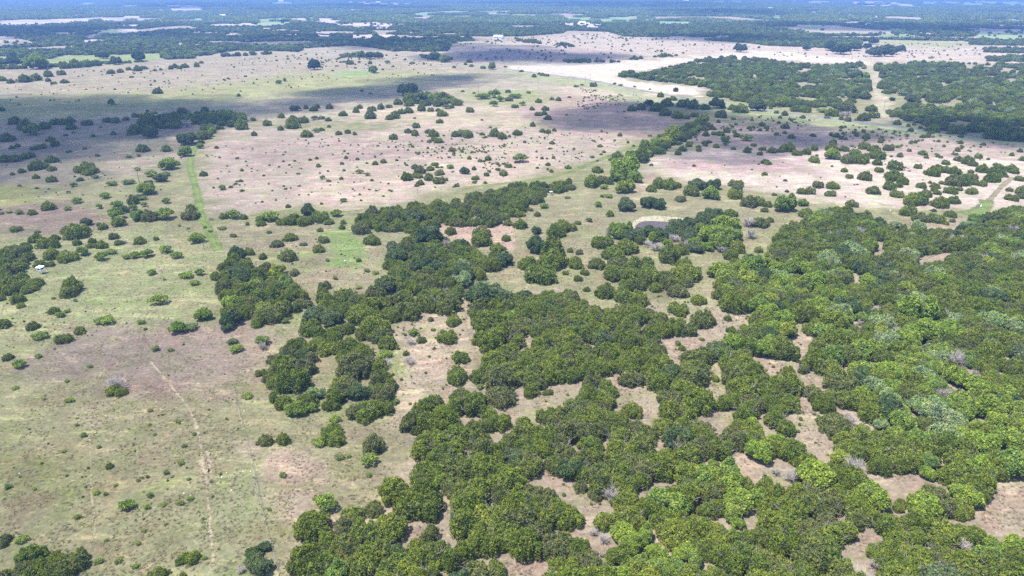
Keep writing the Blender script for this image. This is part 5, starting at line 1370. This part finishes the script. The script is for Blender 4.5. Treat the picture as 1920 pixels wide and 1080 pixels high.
# far houses and barns
def house_parts():
    out = {}
    def gable(bm):
        w, d, h, e = 7, 4.5, 3.0, 2.4
        v = [bm.verts.new(q) for q in [(-w, -d, 0), (w, -d, 0), (w, d, 0), (-w, d, 0), (-w, -d, h), (w, -d, h), (w, d, h), (-w, d, h), (-w, 0, h + e), (w, 0, h + e)]]
        for q in [(0, 1, 5, 4), (1, 2, 6, 9, 5), (2, 3, 7, 6), (3, 0, 4, 8, 7)]:
            bm.faces.new([v[i] for i in q])
    def roof(bm):
        for s in (-1, 1):
            bmesh.ops.create_cube(bm, size=1, matrix=Matrix.Translation((0, s * 2.5, 4.28)) @ Matrix.Rotation(-s * math.atan2(2.4, 4.5), 4, 'X') @ Matrix.Diagonal((15.2, 5.9, .16, 1)))
    return gable, roof
GABLE, ROOFB = house_parts()
HOUSES = [(935, 73, 1.5, "white house with pale roof at the edge of the woods beyond the shaded pasture"), (527, 4, 2.6, "long white building near the top edge left of centre"), (709, 6, 2.2, "white building at the top edge above the woods"), (664, 21, 1.5, "white house beside the pale clearing left of the long meadow"),
 (1091, 45, 1.5, "white barn in front of the green meadow"), (1101, 46, 1.0, "small white shed right of the white barn"), (1195, 12, 1.8, "white building below the thin far meadow"), (1286, 3, 3.0, "long pale roof at the top edge right of centre"),
 (1443, 18, 2.0, "white building left of a pair of far white houses"), (1466, 15, 1.4, "middle one of three far white buildings"), (1487, 19, 1.4, "right one of three far white buildings"), (1584, 41, 1.5, "pale house left of the long pale hay field"),
 (1627, 47, 1.0, "small white house in the woods below the pale hay field"), (418, 31, 1.5, "pale barn roof above the green meadow at left"), (108, 32, 1.0, "tiny white house above the long pale field"), (133, 33, 1.0, "white house right of the tiny one above the pale field"), (311, 33, 1.2, "white shed at the right end of the long pale field"), (828, 12, 1.6, "white house in the hazy woods above the long meadow"), (1217, 42, 1.6, "brown-roofed barn at the right end of the green meadow")]
hm = {}
for i, (u_, v_, s_, lab) in enumerate(HOUSES):
    x_, y_ = at(u_, v_)
    t = empty("house" if 'barn' not in lab and 'shed' not in lab else "barn", (float(x_), float(y_), 0), R((i * 37) % 50 - 25), s_, label=lab, category="house", group="far white buildings")
    if not hm:
        hm['wall'] = bm_obj("wall", GABLE, M_WHITE, t).data; hm['roof'] = bm_obj("roof", ROOFB, M_ROOF, t).data
        hm['door'] = bm_obj("door", box((0, -4.52, 1.05), (1.1, .08, 2.1)), M_DARK, t).data
        hm['window'] = bm_obj("window", box((0, -4.52, 1.6), (1.3, .08, 1.2)), M_GLASS, t).data
        bpy.data.objects["window" if "window" in bpy.data.objects else t.children[-1].name]
        t.children[-1].location = (-4, 0, 0)
    else:
        for k_ in ('wall', 'roof', 'door'):
            obj(k_, hm[k_], t)
        obj("window", hm['window'], t).location = (-4, 0, 0)
    obj("window", hm['window'], t).location = (4, 0, 0)

# ------------------------------------------------------------------ fair-weather clouds whose shadows lie on the land
def cloud_material():
    m, n, l = new_mat("cloud vapour")
    d = N(n, 'ShaderNodeBsdfDiffuse'); d.inputs[0].default_value = (.9, .9, .92, 1)
    tl = N(n, 'ShaderNodeBsdfTranslucent'); tl.inputs[0].default_value = (.9, .9, .92, 1)
    mx = N(n, 'ShaderNodeMixShader'); mx.inputs[0].default_value = .5
    l.new(d.outputs[0], mx.inputs[1]); l.new(tl.outputs[0], mx.inputs[2])
    t = N(n, 'ShaderNodeBsdfTransparent'); my = N(n, 'ShaderNodeMixShader'); my.inputs[0].default_value = .175
    l.new(t.outputs[0], my.inputs[1]); l.new(mx.outputs[0], my.inputs[2])
    o = N(n, 'ShaderNodeOutputMaterial'); l.new(my.outputs[0], o.inputs[0])
    return m
M_CLOUD = cloud_material()
CLOUDS = [  # outline of the shadow in the photograph, puff radius in metres, puff count
 ([(-260, 192), (100, 188), (250, 181), (400, 188), (475, 203), (485, 226), (400, 240), (330, 252), (230, 268), (130, 294), (40, 325), (-260, 355)], 36, 110),
 ([(430, 196), (560, 178), (700, 160), (800, 147), (880, 140), (905, 150), (800, 170), (690, 190), (560, 205), (450, 220)], 26, 46),
 ([(1030, 215), (1110, 205), (1200, 190), (1330, 205), (1330, 232), (1270, 245), (1150, 250), (1050, 240)], 24, 34),
 ([(1330, 225), (1480, 235), (1560, 245), (1740, 250), (1720, 275), (1560, 268), (1400, 290), (1290, 298), (1250, 290)], 22, 22),
 ([(1680, 222), (1800, 232), (2000, 250), (2000, 280), (1850, 268), (1700, 245)], 24, 20),
 ([(846, 84), (930, 82), (1010, 94), (1180, 102), (1170, 114), (1000, 118), (850, 112)], 55, 30),
 ([(400, 72), (560, 70), (700, 74), (850, 72), (850, 92), (740, 96), (640, 86), (480, 86)], 60, 30),
 ([(-200, 54), (120, 54), (370, 60), (360, 72), (100, 70), (-200, 68)], 80, 24),
 ([(1200, 62), (1440, 70), (1430, 82), (1250, 74)], 60, 14),
 ([(1440, 45), (1700, 48), (1960, 52), (1960, 62), (1640, 58), (1440, 54)], 110, 20),
 ([(1260, 20), (1400, 21), (1420, 30), (1280, 30)], 160, 12),
 ([(860, 7), (1120, 5), (1300, 8), (1300, 14), (900, 13)], 300, 14),
 ([(300, 8), (420, 8), (400, 15), (250, 14)], 240, 10),
 ([(480, 12), (680, 8), (740, 14), (620, 22), (480, 20)], 240, 12),
]
rc = np.random.default_rng(8)
for pts, rad, cnt in CLOUDS:
    cnt = int(cnt * 1.5)
    W = wpoly(pts); lo = W.min(0); hi = W.max(0)
    zc = 640.0
    parts = []; c = 0; tries = 0
    while c < cnt and tries < 4000:
        tries += 1
        q = rc.uniform(lo, hi)
        if not inside(q[:1], q[1:], W)[0]:
            continue
        q = q + rc.normal(0, rad * .35, 2)
        r0 = rad * rc.uniform(.45, 1.35)
        bm = bmesh.new(); bmesh.ops.create_icosphere(bm, subdivisions=3, radius=1.0)
        V = np.array([v_.co[:] for v_ in bm.verts]); F = np.array([[x_.index for x_ in f_.verts] for f_ in bm.faces]); bm.free()
        V *= (0.82 + 0.4 * vnoise(V[:, 0] * 3 + c, V[:, 1] * 3 + V[:, 2] * 2.1, 1.0))[:, None]
        V = V * np.array([r0 * 1.25, r0, r0 * .42]) + np.array([q[0], q[1], 0]) + np.array([0, 0, rc.uniform(0, rad * .5)])
        parts.append((V, F)); c += 1
    V, F = join_geo(parts)
    o = obj("cloud", mesh_from("cloud", V, F, [M_CLOUD], smooth=True), kind='structure')
    o.location = TO_SUN * (zc / TO_SUN.z)

# ------------------------------------------------------------------ the hazy air over the plain
hz = bm_obj("haze", box((0, 4750, 53.5), (17990, 12490, 109)), M_WHITE, None, kind='stuff', label="thin pale summer haze over the whole plain", category="haze")
hm_, hn, hl = new_mat("thin haze")
pv = N(hn, 'ShaderNodeVolumePrincipled'); pv.inputs['Color'].default_value = (.20, .38, .85, 1); pv.inputs['Density'].default_value = 0.00018; pv.inputs['Anisotropy'].default_value = 0.2
ho = N(hn, 'ShaderNodeOutputMaterial'); hl.new(pv.outputs[0], ho.inputs['Volume'])
hz.data.materials.clear(); hz.data.materials.append(hm_)
